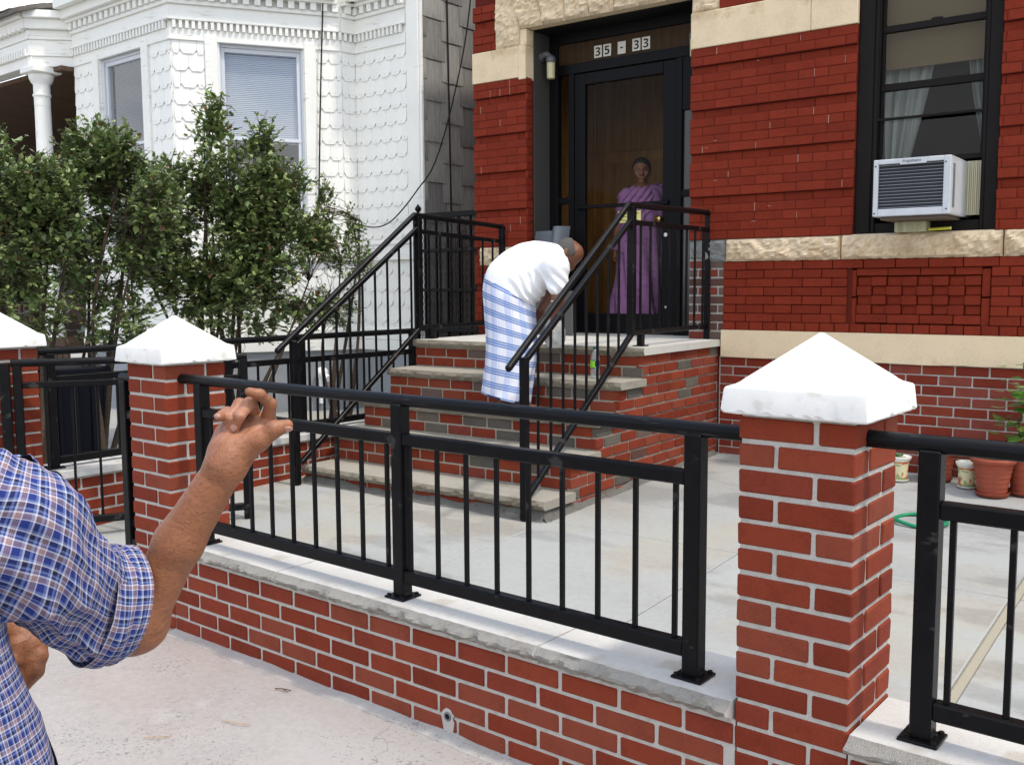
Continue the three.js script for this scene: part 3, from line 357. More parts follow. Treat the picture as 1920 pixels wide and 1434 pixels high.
// ================================================================ brick building (local x = u along the front, z = v towards the street)
const bld = thing('brick_building', 'red brick apartment house with cream stone bands, doorway and window', 'building', FO, FR);
{
  const DL = -2.55, DR = -1.052, WL = .165, WR = 1.045, TOP = 4.7, BL = -3.11, BR = 3.4, DOORV = -.35;
  // backing wall of dark mortar with real openings, and the rest of the shell
  const core = [bb(BL + .01, -.2, -.30, DL - .01, TOP, -.012), bb(DL - .01, 3.60, -.30, DR + .01, TOP, -.012), bb(DR + .01, -.2, -.30, WL - .002, TOP, -.012), bb(WL - .002, 1.60, -.30, WR + .002, 1.80, -.012), bb(WL - .002, -.2, -.30, WR + .002, 1.18, -.012), bb(WL - .002, 1.18, -.30, WR + .002, 1.60, -.075), bb(WL - .002, 4.1, -.30, WR + .002, TOP, -.012), bb(WR + .002, -.2, -.30, BR, TOP, -.012), bb(DL - .01, -.2, -.30, DR + .01, 1.055, -.012)];
  part(bld, 'wall', merge(core), redMortar);
  part(bld, 'wall', bb(BL + .01, TOP, -10, BR, TOP + .15, -.012), oldBrick[0]); part(bld, 'wall', bb(BL + .01, -.2, -10, BL + .2, TOP, -.301), oldBrick[1]); part(bld, 'wall', bb(BR - .2, -.2, -10, BR, TOP, -.301), oldBrick[1]); part(bld, 'wall', bb(BL + .01, -.2, -10.2, BR, TOP, -10.001), oldBrick[1]);
  // pressed brick, four courses proud and one set back
  const joint = [], CH = .0632, o = { L: .2035, J: .004, h: .0597, d: .06, mats: oldBrick }; const field = (x0, x1, yTop, n, name, ph0) => { for (let k = 0; k < n; k++) { const y = yTop - (k + 1) * CH, idx = Math.round((3.19 - (y + CH)) / CH), rec = (((idx - 2) % 5) + 5) % 5 === 0; course(bld, x0, x1, y + .0018, { ...o, z: rec ? -.010 : .019, phase: (k % 2 ? .105 : .01) + ph0, name }); if (!rec) joint.push(bb(x0, y, -.02, x1, y + CH, .0155)); } };
  const n1 = 22; field(DR, WL - .004, 3.19, n1, 'brick', 0); field(BL, DL, 3.19, 33, 'pier_brick', .05); field(WR + .004, 1.34, 3.19, n1, 'pier_brick', .08);
  for (let k = 0; k < 6; k++) { course(bld, -.83, WL - .004, 3.452 + k * CH, { ...o, z: k === 2 ? -.010 : .019, phase: k % 2 ? .105 : 0 }); course(bld, BL, -2.875, 3.452 + k * CH, { ...o, z: k === 3 ? -.010 : .019, phase: k % 2 ? .105 : 0 }); }
  for (let k = 0; k < 24; k++) course(bld, 1.34, 1.75, 3.19 - (k + 1) * CH, { ...o, z: k % 5 === 2 ? -.010 : .019, phase: k % 2 ? .105 : 0, L: .41 });
  stuff(part(bld, 'mortar', merge(joint), redMortar));
  // pale mortar showing in some head joints
  { const g = []; for (let i = 0; i < 15; i++) { const k = Math.floor(R() * n1), idx = k, x = DR + .1 + Math.floor(R() * 11) * .1037 + (k % 2 ? 0 : -.0) , y = 3.19 - (k + 1) * CH; if (((idx - 2) % 5 + 5) % 5 === 0) continue; const w = rr(.0025, .005); g.push(bb(x, y + rr(0, .01), .006, x + w, y + rr(.045, .066), .0202)); }
    for (let i = 0; i < 10; i++) { const k = Math.floor(R() * n1); if (((k - 2) % 5 + 5) % 5 === 0) continue; const x = BL + .08 + Math.floor(R() * 5) * .1037, y = 3.19 - (k + 1) * CH; g.push(bb(x, y, .006, x + .004, y + .058, .0202)); }
    for (let i = 0; i < 6; i++) { const x = rr(DR + .1, WL - .2), y = rr(1.9, 3.1); g.push(bb(x, y, .006, x + rr(.01, .04), y + .004, .0205)); } stuff(part(bld, 'pale_mortar', merge(g), paleMortar)); }
  // brick field under the window, recessed panel of projecting headers
  const P0 = .136, P1 = 1.034, Q0 = 1.203, Q1 = 1.575;
  for (let k = 0; k < 8; k++) { const y = 1.635 - (k + 1) * .0625; const z = .004; const oo = { ...o, h: .058, J: .006, z, phase: k % 2 ? .105 : .03, mats: oldBrick, name: 'panel_brick' };
    if (k === 7) { course(bld, -.775, 1.75, y + .002, { ...oo, L: .098 }); continue; } if (k === 0) { course(bld, -.775, 1.75, y + .002, oo); continue; }
    course(bld, -.775, P0 - .004, y + .002, oo); course(bld, P1 + .004, 1.75, y + .002, oo); }
  { const dz = -.045; part(bld, 'panel_back', bb(WL + .0, Q0 - .02, -.072, WR - .0, Q1 + .02, -.062), redMortar);
    for (const x of [P0 + .028, P1 - .028]) for (let k = 0; k < 2; k++) { const w = part(bld, 'panel_brick', brickGeo(.05, .178, .06, 0), oldBrick[k]); w.position.set(x, Q0 - .012 + .092 + k * .19, -.018 - .03); }
    course(bld, P0 + .056, P1 - .056, 1.522, { ...o, h: .05, z: -.018, J: .005, name: 'panel_brick' }); course(bld, P0 + .056, P1 - .056, 1.204, { ...o, h: .058, z: -.018, J: .005, name: 'panel_brick' });
    for (let r = 0; r < 4; r++) for (let c = 0; c < 8; c++) { const w = (P1 - P0 - .116) / 8, m = part(bld, 'panel_header', brickGeo(w - .003, .061, .09, c % 3), oldBrick[(r * 3 + c) % 4]); m.position.set(P0 + .058 + (c + .5) * w, 1.516 - (r + .5) * .063, (r + c) % 2 ? -.060 : -.086); } }
  // basement brick with light joints
  part(bld, 'basement_mortar', bb(-.80, .1, -.30, 3.3, .936, -.0065), mortarM);
  for (let k = 0; k < 11; k++) course(bld, -.79, 1.75, .936 - (k + 1) * .0672 + .004, { mats: baseBrick, z: .0, phase: k % 2 ? .1 : .0, h: .0575, L: .194, J: .011, name: 'basement_brick' });
  // repaired strip beside the stoop
  part(bld, 'repair_mortar', bb(DR, 1.06, -.2, -.776, 1.80, -.004), mortarM); for (let k = 0; k < 9; k++) course(bld, DR + .004, -.775, 1.065 + k * .066, { mats: darkBrick, z: .006, phase: k % 2 ? .09 : 0, h: .052, L: .15, J: .014, name: 'patch_brick' });
  for (const [x0, x1, y0, y1] of [[DR + .003, -.93, 1.66, 1.80], [-.925, -.76, 1.635, 1.80]]) { const [f, r] = rock(x0, y0, -.1, x1, y1, .008, .03, 500 + Math.round(x0 * 10), .014, .004, true); part(bld, 'patch_stone', f, greyPatch); part(bld, 'patch_stone', r, greyPatch); }
  // stone bands and sills
  const rk = (name, x0, y0, x1, y1, amp, seed, z = .012) => { const s = sub(bld, name); const [f, r] = rock(x0, y0, -.2, x1, y1, z, amp, seed, .016, .004, true); part(s, 'rough_face', f, sandRock); part(s, 'edges', r, sandSmooth); };
  rk('sill_stone', -.755, 1.636, .083, 1.799, .045, 521); rk('sill_stone', .089, 1.636, 1.096, 1.803, .045, 523); rk('sill_stone', 1.103, 1.636, 1.9, 1.803, .045, 525); rk('sill_stone', -3.06, 1.636, -2.56, 1.80, .03, 527);
  for (const [x0, x1] of [[-.776, 1.62], [1.626, 3.4]]) part(bld, 'stone_band', (() => { const g = new THREE.BoxGeometry(x1 - x0, .199, .18, 60, 6, 2); g.translate((x0 + x1) / 2, 1.036, -.06); const p = g.attributes.position; for (let i = 0; i < p.count; i++) if (p.getY(i) < .94) p.setY(i, p.getY(i) + .012 * (fb3(p.getX(i) * 7, 0, 1, 4, 9) - .4)); g.computeVertexNormals(); return buv(g); })(), sandSmooth);
  part(bld, 'stone_band', cb(BL - .004, 3.191, -.2, DL - .075, 3.446, .027, .005), sandSmooth); part(bld, 'stone_band', cb(DL - .074, 3.172, -.12, DL, 3.446, .0275, .005), sandSmooth);
  part(bld, 'stone_band', cb(DR, 3.192, -.2, -.155, 3.447, .027, .005), sandSmooth); part(bld, 'stone_band', cb(-.153, 3.192, -.2, WL - .002, 3.447, .027, .005), sandSmooth);
  part(bld, 'stone_band', cb(WR + .002, 3.192, -.2, 2.6, 3.447, .027, .005), sandSmooth);
  rk('quoin_stone', -2.872, 3.449, -2.62, 4.2, .035, 531, .01); rk('quoin_stone', DR + .002, 3.449, -.835, 4.2, .035, 533, .01);
  part(bld, 'jamb_stone', cb(-2.615, 3.449, -.12, DL, 3.578, .011, .004), sandSmooth);
  // flat arch of splayed rock-faced voussoirs
  { const n = 7, x0 = -2.612, x1 = DR - .002, c = (x0 + x1) / 2; for (let i = 0; i < n; i++) { const a = mix(x0, x1, i / n) + .002, b = mix(x0, x1, (i + 1) / n) - .002; const s = sub(bld, 'arch_stone'); const gs = rock(a, 3.582, -.09, b, 4.15, .012, .045, 541 + i, .018, .003, true); gs.forEach((g, k) => { const p = g.attributes.position; for (let q = 0; q < p.count; q++) { const t = (p.getY(q) - 3.582), sk = ((p.getX(q) - c) / (x1 - x0)); p.setX(q, p.getX(q) + sk * t * .62); } part(s, k ? 'edges' : 'rough_face', g, k ? sandSmooth : sandRock); }); } }
  // doorway reveal
  part(bld, 'door_jamb', cb(DL - .008, 1.064, -.345, DL + .006, 3.575, -.09, .003), jambM); part(bld, 'door_jamb', cb(DL - .006, 1.064, -.09, DL + .002, 3.17, -.014, .002), redMortar); for (let k = 0; k < 33; k++) { const y = 3.19 - (k + 1) * CH; if (y < 1.07) break; const m = part(bld, 'jamb_brick', brickGeo(.075, .0597, .02, k % 3), oldBrick[k % 4]); m.position.set(DL - .008, y + .0316, -.03); m.rotation.y = Math.PI / 2; }
  part(bld, 'door_jamb', cb(DR - .006, 1.064, -.345, DR + .008, 3.575, -.014, .003), jambM);
  part(bld, 'door_soffit', cb(DL - .01, 3.575, -.345, DR + .01, 3.60, -.092, .003), blackDull);
  const pq = (a, b, c, d) => T(new THREE.PlaneGeometry(c - a, d - b), (a + c) / 2, (b + d) / 2, 0);
  // ---- door screen: frame, sidelights, transom, leaf
  const ds = sub(bld, 'door_screen', [0, 0, DOORV]); const F = (a, b, c, d, e = .05, z = 0) => part(ds, 'frame', cb(a, b, z - e / 2, c, d, z + e / 2, .003), doorBlack);
  F(DL + .006, 1.064, -2.462, 3.575, .07); F(-1.15, 1.064, DR - .006, 3.575, .07); F(-2.462, 3.49, -1.15, 3.575, .065); F(-2.462, 3.235, -1.15, 3.315, .065); F(-2.352, 1.064, -2.30, 3.235, .06); F(-1.345, 1.064, -1.29, 3.235, .06); F(-2.462, 1.064, -2.352, 1.12, .055); F(-1.29, 1.064, -1.15, 1.12, .055); F(-2.462, 2.16, -2.352, 2.215, .055); F(-1.29, 2.16, -1.15, 2.215, .055); F(-1.29, 2.83, -1.15, 3.235, .05);
  part(ds, 'transom_panel', bb(-2.462, 3.315, -.012, -1.15, 3.49, .004), M({ color: [.045, .026, .012], map: sc(woodT, .7), roughness: .6 }));
  part(ds, 'sidelight', pq(-2.462, 1.12, -2.352, 3.235), doorGlass); part(ds, 'sidelight', bb(-1.29, 1.12, -.003, -1.15, 2.83, .003), M({ color: [.02, .02, .02], roughness: .1 }));
  const door = sub(bld, 'door', [0, 0, DOORV - .005]); const D = (a, b, c, d) => part(door, 'leaf_frame', cb(a, b, -.022, c, d, .022, .004), doorBlack);
  D(-2.298, 1.075, -2.195, 3.23); D(-1.462, 1.075, -1.347, 3.23); D(-2.195, 3.135, -1.462, 3.23); D(-2.195, 1.075, -1.462, 1.232);
  part(door, 'glass', pq(-2.195, 1.232, -1.462, 3.135), doorGlass);
  part(door, 'push_bar', cb(-2.255, 2.108, .026, -1.40, 2.138, .05, .006), doorBlack); for (const x of [-2.24, -1.42]) part(door, 'bar_bracket', cb(x - .015, 2.10, .02, x + .015, 2.146, .03, .003), doorBlack);
  part(door, 'knob', T(new THREE.SphereGeometry(.024, 16, 12), -1.475, 1.995, .045), M({ color: [.55, .38, .12], metalness: 1, roughness: .25 })); part(door, 'lock', T(new THREE.CylinderGeometry(.016, .016, .012, 16), -1.425, 1.868, .026, Math.PI / 2), M({ color: [.5, .5, .5], metalness: 1, roughness: .3 })); part(door, 'lock', T(new THREE.CylinderGeometry(.010, .010, .012, 12), -1.42, 1.29, .026, Math.PI / 2), M({ color: [.4, .4, .4], metalness: 1, roughness: .3 }));
  // ---- hall behind the glass
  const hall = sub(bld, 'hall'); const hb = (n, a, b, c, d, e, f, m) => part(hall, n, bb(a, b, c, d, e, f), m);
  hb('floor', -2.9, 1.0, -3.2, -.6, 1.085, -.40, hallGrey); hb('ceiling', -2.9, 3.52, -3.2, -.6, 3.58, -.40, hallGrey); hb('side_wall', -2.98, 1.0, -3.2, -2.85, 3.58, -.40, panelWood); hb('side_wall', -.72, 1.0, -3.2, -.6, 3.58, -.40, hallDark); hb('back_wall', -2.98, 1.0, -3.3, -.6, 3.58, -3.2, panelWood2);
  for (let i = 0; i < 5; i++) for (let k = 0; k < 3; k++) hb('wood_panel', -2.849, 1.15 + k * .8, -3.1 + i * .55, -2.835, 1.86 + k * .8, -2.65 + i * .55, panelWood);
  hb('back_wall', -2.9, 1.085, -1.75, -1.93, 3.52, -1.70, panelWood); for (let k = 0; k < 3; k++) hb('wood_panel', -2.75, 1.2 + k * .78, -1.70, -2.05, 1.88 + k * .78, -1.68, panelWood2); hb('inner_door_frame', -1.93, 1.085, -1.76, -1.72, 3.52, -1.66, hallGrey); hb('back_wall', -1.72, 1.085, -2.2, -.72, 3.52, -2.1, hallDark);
  // ---- window
  const win = sub(bld, 'window', [0, 0, 0]); const Wf = (n, a, b, z0, c, d, z1, m = frameM) => part(win, n, cb(a, b, z0, c, d, z1, .004), m);
  Wf('frame', WL, 1.805, -.12, WL + .10, 4.1, -.018); Wf('frame', WL + .10, 1.805, -.15, WL + .128, 4.1, -.03); Wf('frame', WR - .075, 1.805, -.12, WR, 4.1, -.018); Wf('frame', WR - .10, 1.805, -.15, WR - .075, 4.1, -.03); Wf('frame', WL + .128, 1.805, -.15, WR - .10, 1.872, -.04);
  const xl = WL + .128, xr = WR - .10; Wf('storm_rail', xl - .02, 2.545, -.055, xr + .01, 2.562, -.035); Wf('storm_rail', xl - .012, 2.545, -.055, xl + .008, 4.1, -.04);
  Wf('upper_sash', xl, 3.12, -.115, xr, 3.165, -.08); Wf('lock', .60, 3.162, -.11, .67, 3.178, -.085); Wf('upper_sash', xl, 2.742, -.12, xr, 2.79, -.08); Wf('lower_sash', xl, 2.262, -.12, xr, 2.295, -.085); for (const s of [[xl, xl + .022], [xr - .02, xr]]) Wf('sash_stile', s[0], 2.262, -.118, s[1], 4.1, -.085);
  part(win, 'pane', T(pq(xl + .01, 2.28, xr - .01, 4.1), 0, 0, -.1), paneM);
  part(win, 'roller_shade', bb(xl + .0, 2.895, -.175, xr, 4.1, -.168), M({ color: [.10, .072, .034], roughness: .8 }));
  // room behind
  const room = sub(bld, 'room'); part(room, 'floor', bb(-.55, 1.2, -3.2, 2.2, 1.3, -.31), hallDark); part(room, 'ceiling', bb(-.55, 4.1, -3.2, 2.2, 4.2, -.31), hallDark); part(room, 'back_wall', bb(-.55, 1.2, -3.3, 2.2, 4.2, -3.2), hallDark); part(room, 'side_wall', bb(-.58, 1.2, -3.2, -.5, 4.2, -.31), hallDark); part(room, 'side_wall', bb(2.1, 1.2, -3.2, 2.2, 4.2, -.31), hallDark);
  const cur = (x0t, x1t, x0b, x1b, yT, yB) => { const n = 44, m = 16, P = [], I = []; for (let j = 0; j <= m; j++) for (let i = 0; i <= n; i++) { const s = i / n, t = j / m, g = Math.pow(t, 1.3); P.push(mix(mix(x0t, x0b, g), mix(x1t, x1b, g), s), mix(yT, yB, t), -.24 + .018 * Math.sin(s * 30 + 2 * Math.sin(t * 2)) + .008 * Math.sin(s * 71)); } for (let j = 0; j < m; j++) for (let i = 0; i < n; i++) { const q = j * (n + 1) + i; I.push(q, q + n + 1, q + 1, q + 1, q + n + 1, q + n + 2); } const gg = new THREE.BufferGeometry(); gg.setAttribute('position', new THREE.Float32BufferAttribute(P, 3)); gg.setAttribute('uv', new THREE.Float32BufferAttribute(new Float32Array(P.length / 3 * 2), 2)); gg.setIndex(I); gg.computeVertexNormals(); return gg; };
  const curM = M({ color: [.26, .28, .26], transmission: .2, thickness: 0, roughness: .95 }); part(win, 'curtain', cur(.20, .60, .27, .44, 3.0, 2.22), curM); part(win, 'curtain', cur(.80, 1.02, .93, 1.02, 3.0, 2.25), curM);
}
// ---------------- small things on the building
const F3 = (u, y, v) => { const c = Math.cos(FR), s = Math.sin(FR); return [FO[0] + u * c + v * s, y, FO[2] - u * s + v * c]; };
const fThing = (n, l, c, u, y, v, g) => thing(n, l, c, F3(u, y, v), FR, g);
// house number tiles
const fonts = new FontLoader(); const fBold = await fonts.loadAsync('fonts/droid/droid_sans_bold.typeface.json');
function text(s, size, depth) { const g = new TextGeometry(s, { font: fBold, size, depth, curveSegments: 5 }); g.computeBoundingBox(); const b = g.boundingBox; g.translate(-(b.min.x + b.max.x) / 2, -(b.min.y + b.max.y) / 2, 0); return g; }
{
  const tile = M({ color: [.62, .60, .54], roughness: .6 }), ink = M({ color: [.015, .015, .015], roughness: .6 });
  [['3', -2.073, 3.388], ['5', -1.985, 3.388], ['-', -1.848, 3.388], ['3', -1.712, 3.392], ['3', -1.625, 3.392]].forEach(([ch, u, y], i) => {
    const t = fThing('number_tile', ['white tile with black 3, leftmost over the front door', 'white tile with black 5 over the front door', 'white tile with a dash between the numbers over the door', 'white tile with black 3 just right of the dash over the door', 'white tile with black 3, rightmost over the front door'][i], 'number tile', u, y, -.343, 'number tiles over the front door');
    part(t, 'plate', cb(-.037, -.049, 0, .037, .049, .004, .001), tile); const g = text(ch, .068, .0015); g.translate(0, 0, .004); part(t, 'digit', g, ink); });
  const st = fThing('paper_notice', 'small yellow notice about flyers taped inside the glass door', 'notice', -1.772, 2.028, -.349); part(st, 'paper', cb(-.108, -.047, 0, .108, .047, .0015, .0005), M({ color: [.72, .68, .25], roughness: .8 }));
  [['Please do not', .026], ['Drop any', -.002], ['Flyers Menu', -.030]].forEach(([s, y]) => { const g = text(s, .0165, .0006); g.scale(1.15, 1, 1); g.translate(0, y, .0015); part(st, 'lettering', g, ink); });
}
for (const [u, ub, y, l] of [[-2.448, -2.54, 3.262, 'cream jar lamp on a grey holder at the left of the doorway'], [-1.13, -1.06, 3.262, 'cream jar lamp on a grey holder at the right of the doorway']]) {
  const t = fThing('door_lamp', l, 'lamp', u, y, -.20, 'lamps beside the front door'); const gm = M({ color: [.10, .105, .115], roughness: .5 });
  part(t, 'glass_jar', lathe([[0, -.07], [.028, -.07], [.034, -.064], [.036, .04], [.037, .07], [0, .07]], 24), M({ color: [.70, .66, .40], roughness: .35, transmission: .25, thickness: 0 }));
  part(t, 'holder', merge([lathe([[.040, .062], [.043, .075], [.040, .10], [.028, .118], [0, .124]], 24), tube([[0, .10, 0], [(ub - u) * .5, .135, 0], [ub - u, .125, 0]], .026, 12, 12), T(new THREE.CylinderGeometry(.036, .036, .02, 18), ub - u, .12, 0, 0, 0, Math.PI / 2)]), gm);
}
// air conditioner
{
  const t = fThing('air_conditioner', 'white window air conditioner with dark fin grille', 'air conditioner', .62, 1.892, .0), wm = M({ color: [.56, .585, .61], roughness: .42, map: sc(cmap(128, (u, v) => mul([1, 1, 1], .88 + .18 * fbm(u, v, 6, 6, 4, 141))), .3) }), dm = M({ color: [.035, .038, .045], roughness: .6 });
  const x0 = -.228, x1 = .232, y0 = 0, y1 = .353, z1 = .35;
  part(t, 'casing', merge([cb(x0, y1 - .012, -.25, x1, y1, z1 - .02), cb(x0, y0, -.25, x1, y0 + .012, z1 - .02), cb(x0, y0 + .012, -.25, x0 + .006, y1 - .012, z1 - .02), cb(x1 - .006, y0 + .012, -.25, x1, y1 - .012, z1 - .02), bb(x0 + .006, y0 + .012, -.25, x1 - .006, y1 - .012, -.24)]), wm);
  part(t, 'front_frame', merge([cb(x0, y0, z1 - .02, x0 + .03, y1, z1), cb(x1 - .042, y0, z1 - .02, x1, y1, z1), cb(x0 + .03, y1 - .03, z1 - .02, x1 - .042, y1, z1), cb(x0 + .03, y0, z1 - .02, x1 - .042, y0 + .045, z1)]), wm);
  part(t, 'coil', bb(x0 + .02, y0 + .03, z1 - .05, x1 - .03, y1 - .02, z1 - .03), dm);
  const wire = M({ color: [.42, .44, .46], roughness: .4, metalness: .6 }); for (let i = 0; i < 14; i++) part(t, 'grille_wire', cyl([x0 + .03, y0 + .052 + i * .0202, z1 - .010], [x1 - .042, y0 + .052 + i * .0202, z1 - .010], .0014, .0014, 6), wire);
  part(t, 'name_plate', (() => { const s = new THREE.Shape(); s.moveTo(-.095, 0); s.lineTo(.085, 0); s.lineTo(.072, -.034); s.lineTo(-.078, -.034); s.closePath(); const g = new THREE.ExtrudeGeometry(s, { depth: .006, bevelEnabled: true, bevelSize: .002, bevelThickness: .002, bevelSegments: 2 }); g.translate(.015, y1 - .002, z1 - .004); return buv(g); })(), wm);
  { const f = await fonts.loadAsync('fonts/droid/droid_serif_bold.typeface.json'); const g = new TextGeometry('Frigidaire', { font: f, size: .016, depth: .001, curveSegments: 4 }); g.computeBoundingBox(); g.applyMatrix4(new THREE.Matrix4().makeShear(0, 0, .22, 0, 0, 0)); g.translate(-.055, y1 - .026, z1 + .004); part(t, 'brand_lettering', g, M({ color: [.05, .05, .06], roughness: .5 })); }
  for (let i = 0; i < 26; i++) part(t, 'vent_slot', bb(x1 - .0005, y0 + .045 + i * .0103, z1 - .115, x1 + .0012, y0 + .0505 + i * .0103, z1 - .06), dm);
  for (const [x, y] of [[x0 + .012, y0 + .02], [x0 + .014, y1 - .04], [x1 - .02, y0 + .03], [x1 - .03, y1 - .04]]) part(t, 'screw', T(new THREE.CylinderGeometry(.005, .005, .004, 8), x, y, z1 + .001, Math.PI / 2), dm);
  part(t, 'side_filler', (() => { const g = []; for (let i = 0; i < 8; i++) g.push(cb(x1 + .012 + i * .0115, y0 + .01, -.075, x1 + .020 + i * .0115, y1 - .002, -.055 - (i % 2) * .006)); g.push(bb(x1, y0 + .01, -.08, x1 + .105, y1 - .002, -.07)); return merge(g); })(), M({ color: [.50, .47, .34], roughness: .6 }));
  part(t, 'drip_tray', cb(x0 + .03, -.02, -.1, x1 - .03, -.002, z1 - .06), M({ color: [.16, .13, .10], roughness: .7 }));
  const b = fThing('support_block', 'pale wooden block propping the air conditioner on the sill', 'block', .553, 1.803, .0); b.add(shade(new THREE.Mesh(cb(-.098, 0, -.06, .098, .068, .075, .004), M({ color: [.50, .52, .36], map: sc(woodT, .5), roughness: .8 })))); b.children[0].name = 'block';
  const h = fThing('yellow_tube', 'short yellow plastic tube lying on the stone sill', 'tube', .665, 1.812, .05); part(h, 'tube', merge([cyl([0, .003, 0], [.13, .006, .02], .009, .009, 12)]), M({ color: [.60, .60, .05], roughness: .4 })); part(h, 'tube_end', cyl([.13, .006, .02], [.138, .006, .021], .010, .010, 12), M({ color: [.72, .70, .2], roughness: .4 }));
}

// ================================================================ white shingled house (world axes)
const house = thing('white_house', 'white wooden house with shingled bay, dentil cornice and grey side wall', 'house', [-6.36, 0, -4.5]);
{
  const HX = -6.36, HZ = -4.5;
  // facet frames: origin, heading; local x along the facet (left to right seen from outside), z outward
  const facet = (name, a, b) => { const g = sub(house, name, [a[0] - HX, 0, a[1] - HZ], Math.atan2(-(b[1] - a[1]), b[0] - a[0])); g.userData.L = Math.hypot(b[0] - a[0], b[1] - a[1]); return g; };
  const A = [-8.985, -3.0], B = [-7.19, -2.99], C = [-6.376, -4.335], D = [-6.352, -4.5], E = [-5.445, -4.5];
  const Fr = facet('bay_front', A, B), Ch = facet('bay_chamfer', B, C), Rt = facet('bay_return', C, D), Mn = facet('front_wall', D, E);
  const EX = .1535, hexG = {}, fishG = {};
  function hex(w, fish) { const k = w.toFixed(3) + fish; if (hexG[k]) return hexG[k]; const s = new THREE.Shape(), h = .17; s.moveTo(-w / 2, h); s.lineTo(-w / 2, fish ? .062 : .04); if (fish) s.absarc(0, w / 2, w / 2, Math.PI, 2 * Math.PI, false); else { s.lineTo(-w * .29, 0); s.lineTo(w * .29, 0); s.lineTo(w / 2, .038); } s.lineTo(w / 2, h); s.closePath(); const g = new THREE.ExtrudeGeometry(s, { depth: .0075, bevelEnabled: false, curveSegments: 8 }); g.rotateX(-.055); return hexG[k] = buv(g); }
  function shingles(f, x0, x1, yTop, rows, w, fish, first = 0) { for (let r = 0; r < rows; r++) { const y = yTop - (r + 1) * EX, off = (r + first) % 2 ? w / 2 : 0; const n0 = Math.floor((x0 - off) / w) - 1; for (let i = n0; ; i++) { const a = Math.max(off + i * w, x0), b = Math.min(off + (i + 1) * w, x1); if (a >= x1 - .01) break; if (b - a < .03) continue; const ww = Math.round((b - a - .0012) * 500) / 500; const m = part(f, fish ? 'fish_scale_shingle' : 'shingle', hex(ww, fish), shingleW[Math.floor(R() * 3)]); m.position.set((a + b) / 2, y + rr(-.002, .002), .006); m.rotation.z = rr(-.006, .006); } } }
  function dentils(f, L, x0 = 0) { const lo = [], up = []; for (let x = x0 + .02; x < L - .025; x += .0565) lo.push(cb(x, 3.846, .01, x + .030, 3.918, .038, .002)); for (let x = x0 + .03; x < L - .04; x += .104) up.push(cb(x, 4.098, .01, x + .056, 4.168, .066, .002)); stuff(part(f, 'small_dentils', merge(lo), houseW)); for (const g of up) part(f, 'dentil', g, houseW); }
  function cornice(f, L, e0 = 0, e1 = 0) { const P = (n, y0, y1, z, z0 = -.01) => part(f, n, cb(-e0 * z, y0, z0, L + e1 * z, y1, z, .003), houseW); P('frieze', 3.938, 4.062, .018); P('fillet', 3.918, 3.938, .044); P('architrave', 3.765, 3.846, .014); P('bed_mould', 4.062, 4.098, .040); P('corona', 4.168, 4.20, .085); P('corona', 4.201, 4.29, .13); P('gutter_mould', 4.291, 4.40, .20);
    part(f, 'neck_mould', cb(-e0 * .02, 3.742, -.01, L + e1 * .02, 3.764, .022, .004), winGrey === 0 ? houseW : houseW); }
  function base(f, L) { const P = (n, y0, y1, z, m = houseW) => part(f, n, cb(0, y0, -.01, L, y1, z, .004), m); P('drip_mould', 1.872, 1.902, .052); P('water_table', 1.775, 1.871, .038); P('moulding', 1.722, 1.774, .05); P('base_board', .945, 1.052, .03); P('base_board', .84, .94, .045); P('foundation', -.1, .839, .012, foundM); }
  const wallB = (f, L, y0 = -.1) => part(f, 'sheathing', bb(0, y0, -.15, L, 4.4, .0), houseW);
  function windowAt(f, a0, a1, ins = .066, dim = false) { const y1 = 3.772, y0 = 1.985, w = sub(f, 'window'); const P = (n, a, b, c, d, z0, z1, m = houseW) => part(w, n, cb(a, b, z0, c, d, z1, .003), m);
    P('casing', a0 - .115, y0 - .06, a0, y1 + .03, -.01, .028); P('casing', a1, y0 - .06, a1 + .112, y1 + .03, -.01, .028); P('sill', a0 - .13, y0 - .075, a1 + .13, y0 - .03, -.1, .06);
    P('head_recess', a0, y1 - .02, a1, y1 + .01, -.14, -.03); P('frame', a0, y0 - .03, a0 + .03, y1 - .02, -.12, -.02, winGrey); P('frame', a1 - .03, y0 - .03, a1, y1 - .02, -.12, -.02, winGrey); P('frame', a0 + .03, y1 - .06, a1 - .03, y1 - .02, -.12, -.03, winGrey);
    P('sash', a0 + .031, 2.86, a1 - .031, 2.89, -.10, -.035, winGrey); P('sash', a0 + .031, 2.045, a0 + ins, y1 - .061, -.10, -.04, winGrey); P('sash', a1 - ins, 2.045, a1 - .031, y1 - .061, -.10, -.04, winGrey); P('sash', a0 + ins, y1 - .10, a1 - ins, y1 - .061, -.10, -.04, winGrey); P('sash', a0 + .031, 2.0, a1 - .031, 2.044, -.10, -.04, winGrey);
    part(w, 'pane', T(new THREE.PlaneGeometry(a1 - a0 - 2 * ins, y1 - 2.145), (a0 + a1) / 2, (2.045 + y1 - .10) / 2, -.064), M({ color: [.80, .84, .88], transmission: 1, thickness: 0, roughness: .015, ior: 1.9 }));
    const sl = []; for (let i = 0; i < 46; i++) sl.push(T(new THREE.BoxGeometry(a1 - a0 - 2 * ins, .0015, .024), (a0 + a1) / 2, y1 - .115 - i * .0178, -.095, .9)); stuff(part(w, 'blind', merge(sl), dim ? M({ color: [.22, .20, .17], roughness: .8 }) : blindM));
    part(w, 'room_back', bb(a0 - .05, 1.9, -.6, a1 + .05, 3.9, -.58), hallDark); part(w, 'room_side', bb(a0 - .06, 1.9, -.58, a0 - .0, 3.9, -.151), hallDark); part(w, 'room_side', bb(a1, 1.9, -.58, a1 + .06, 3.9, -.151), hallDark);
    return w; }
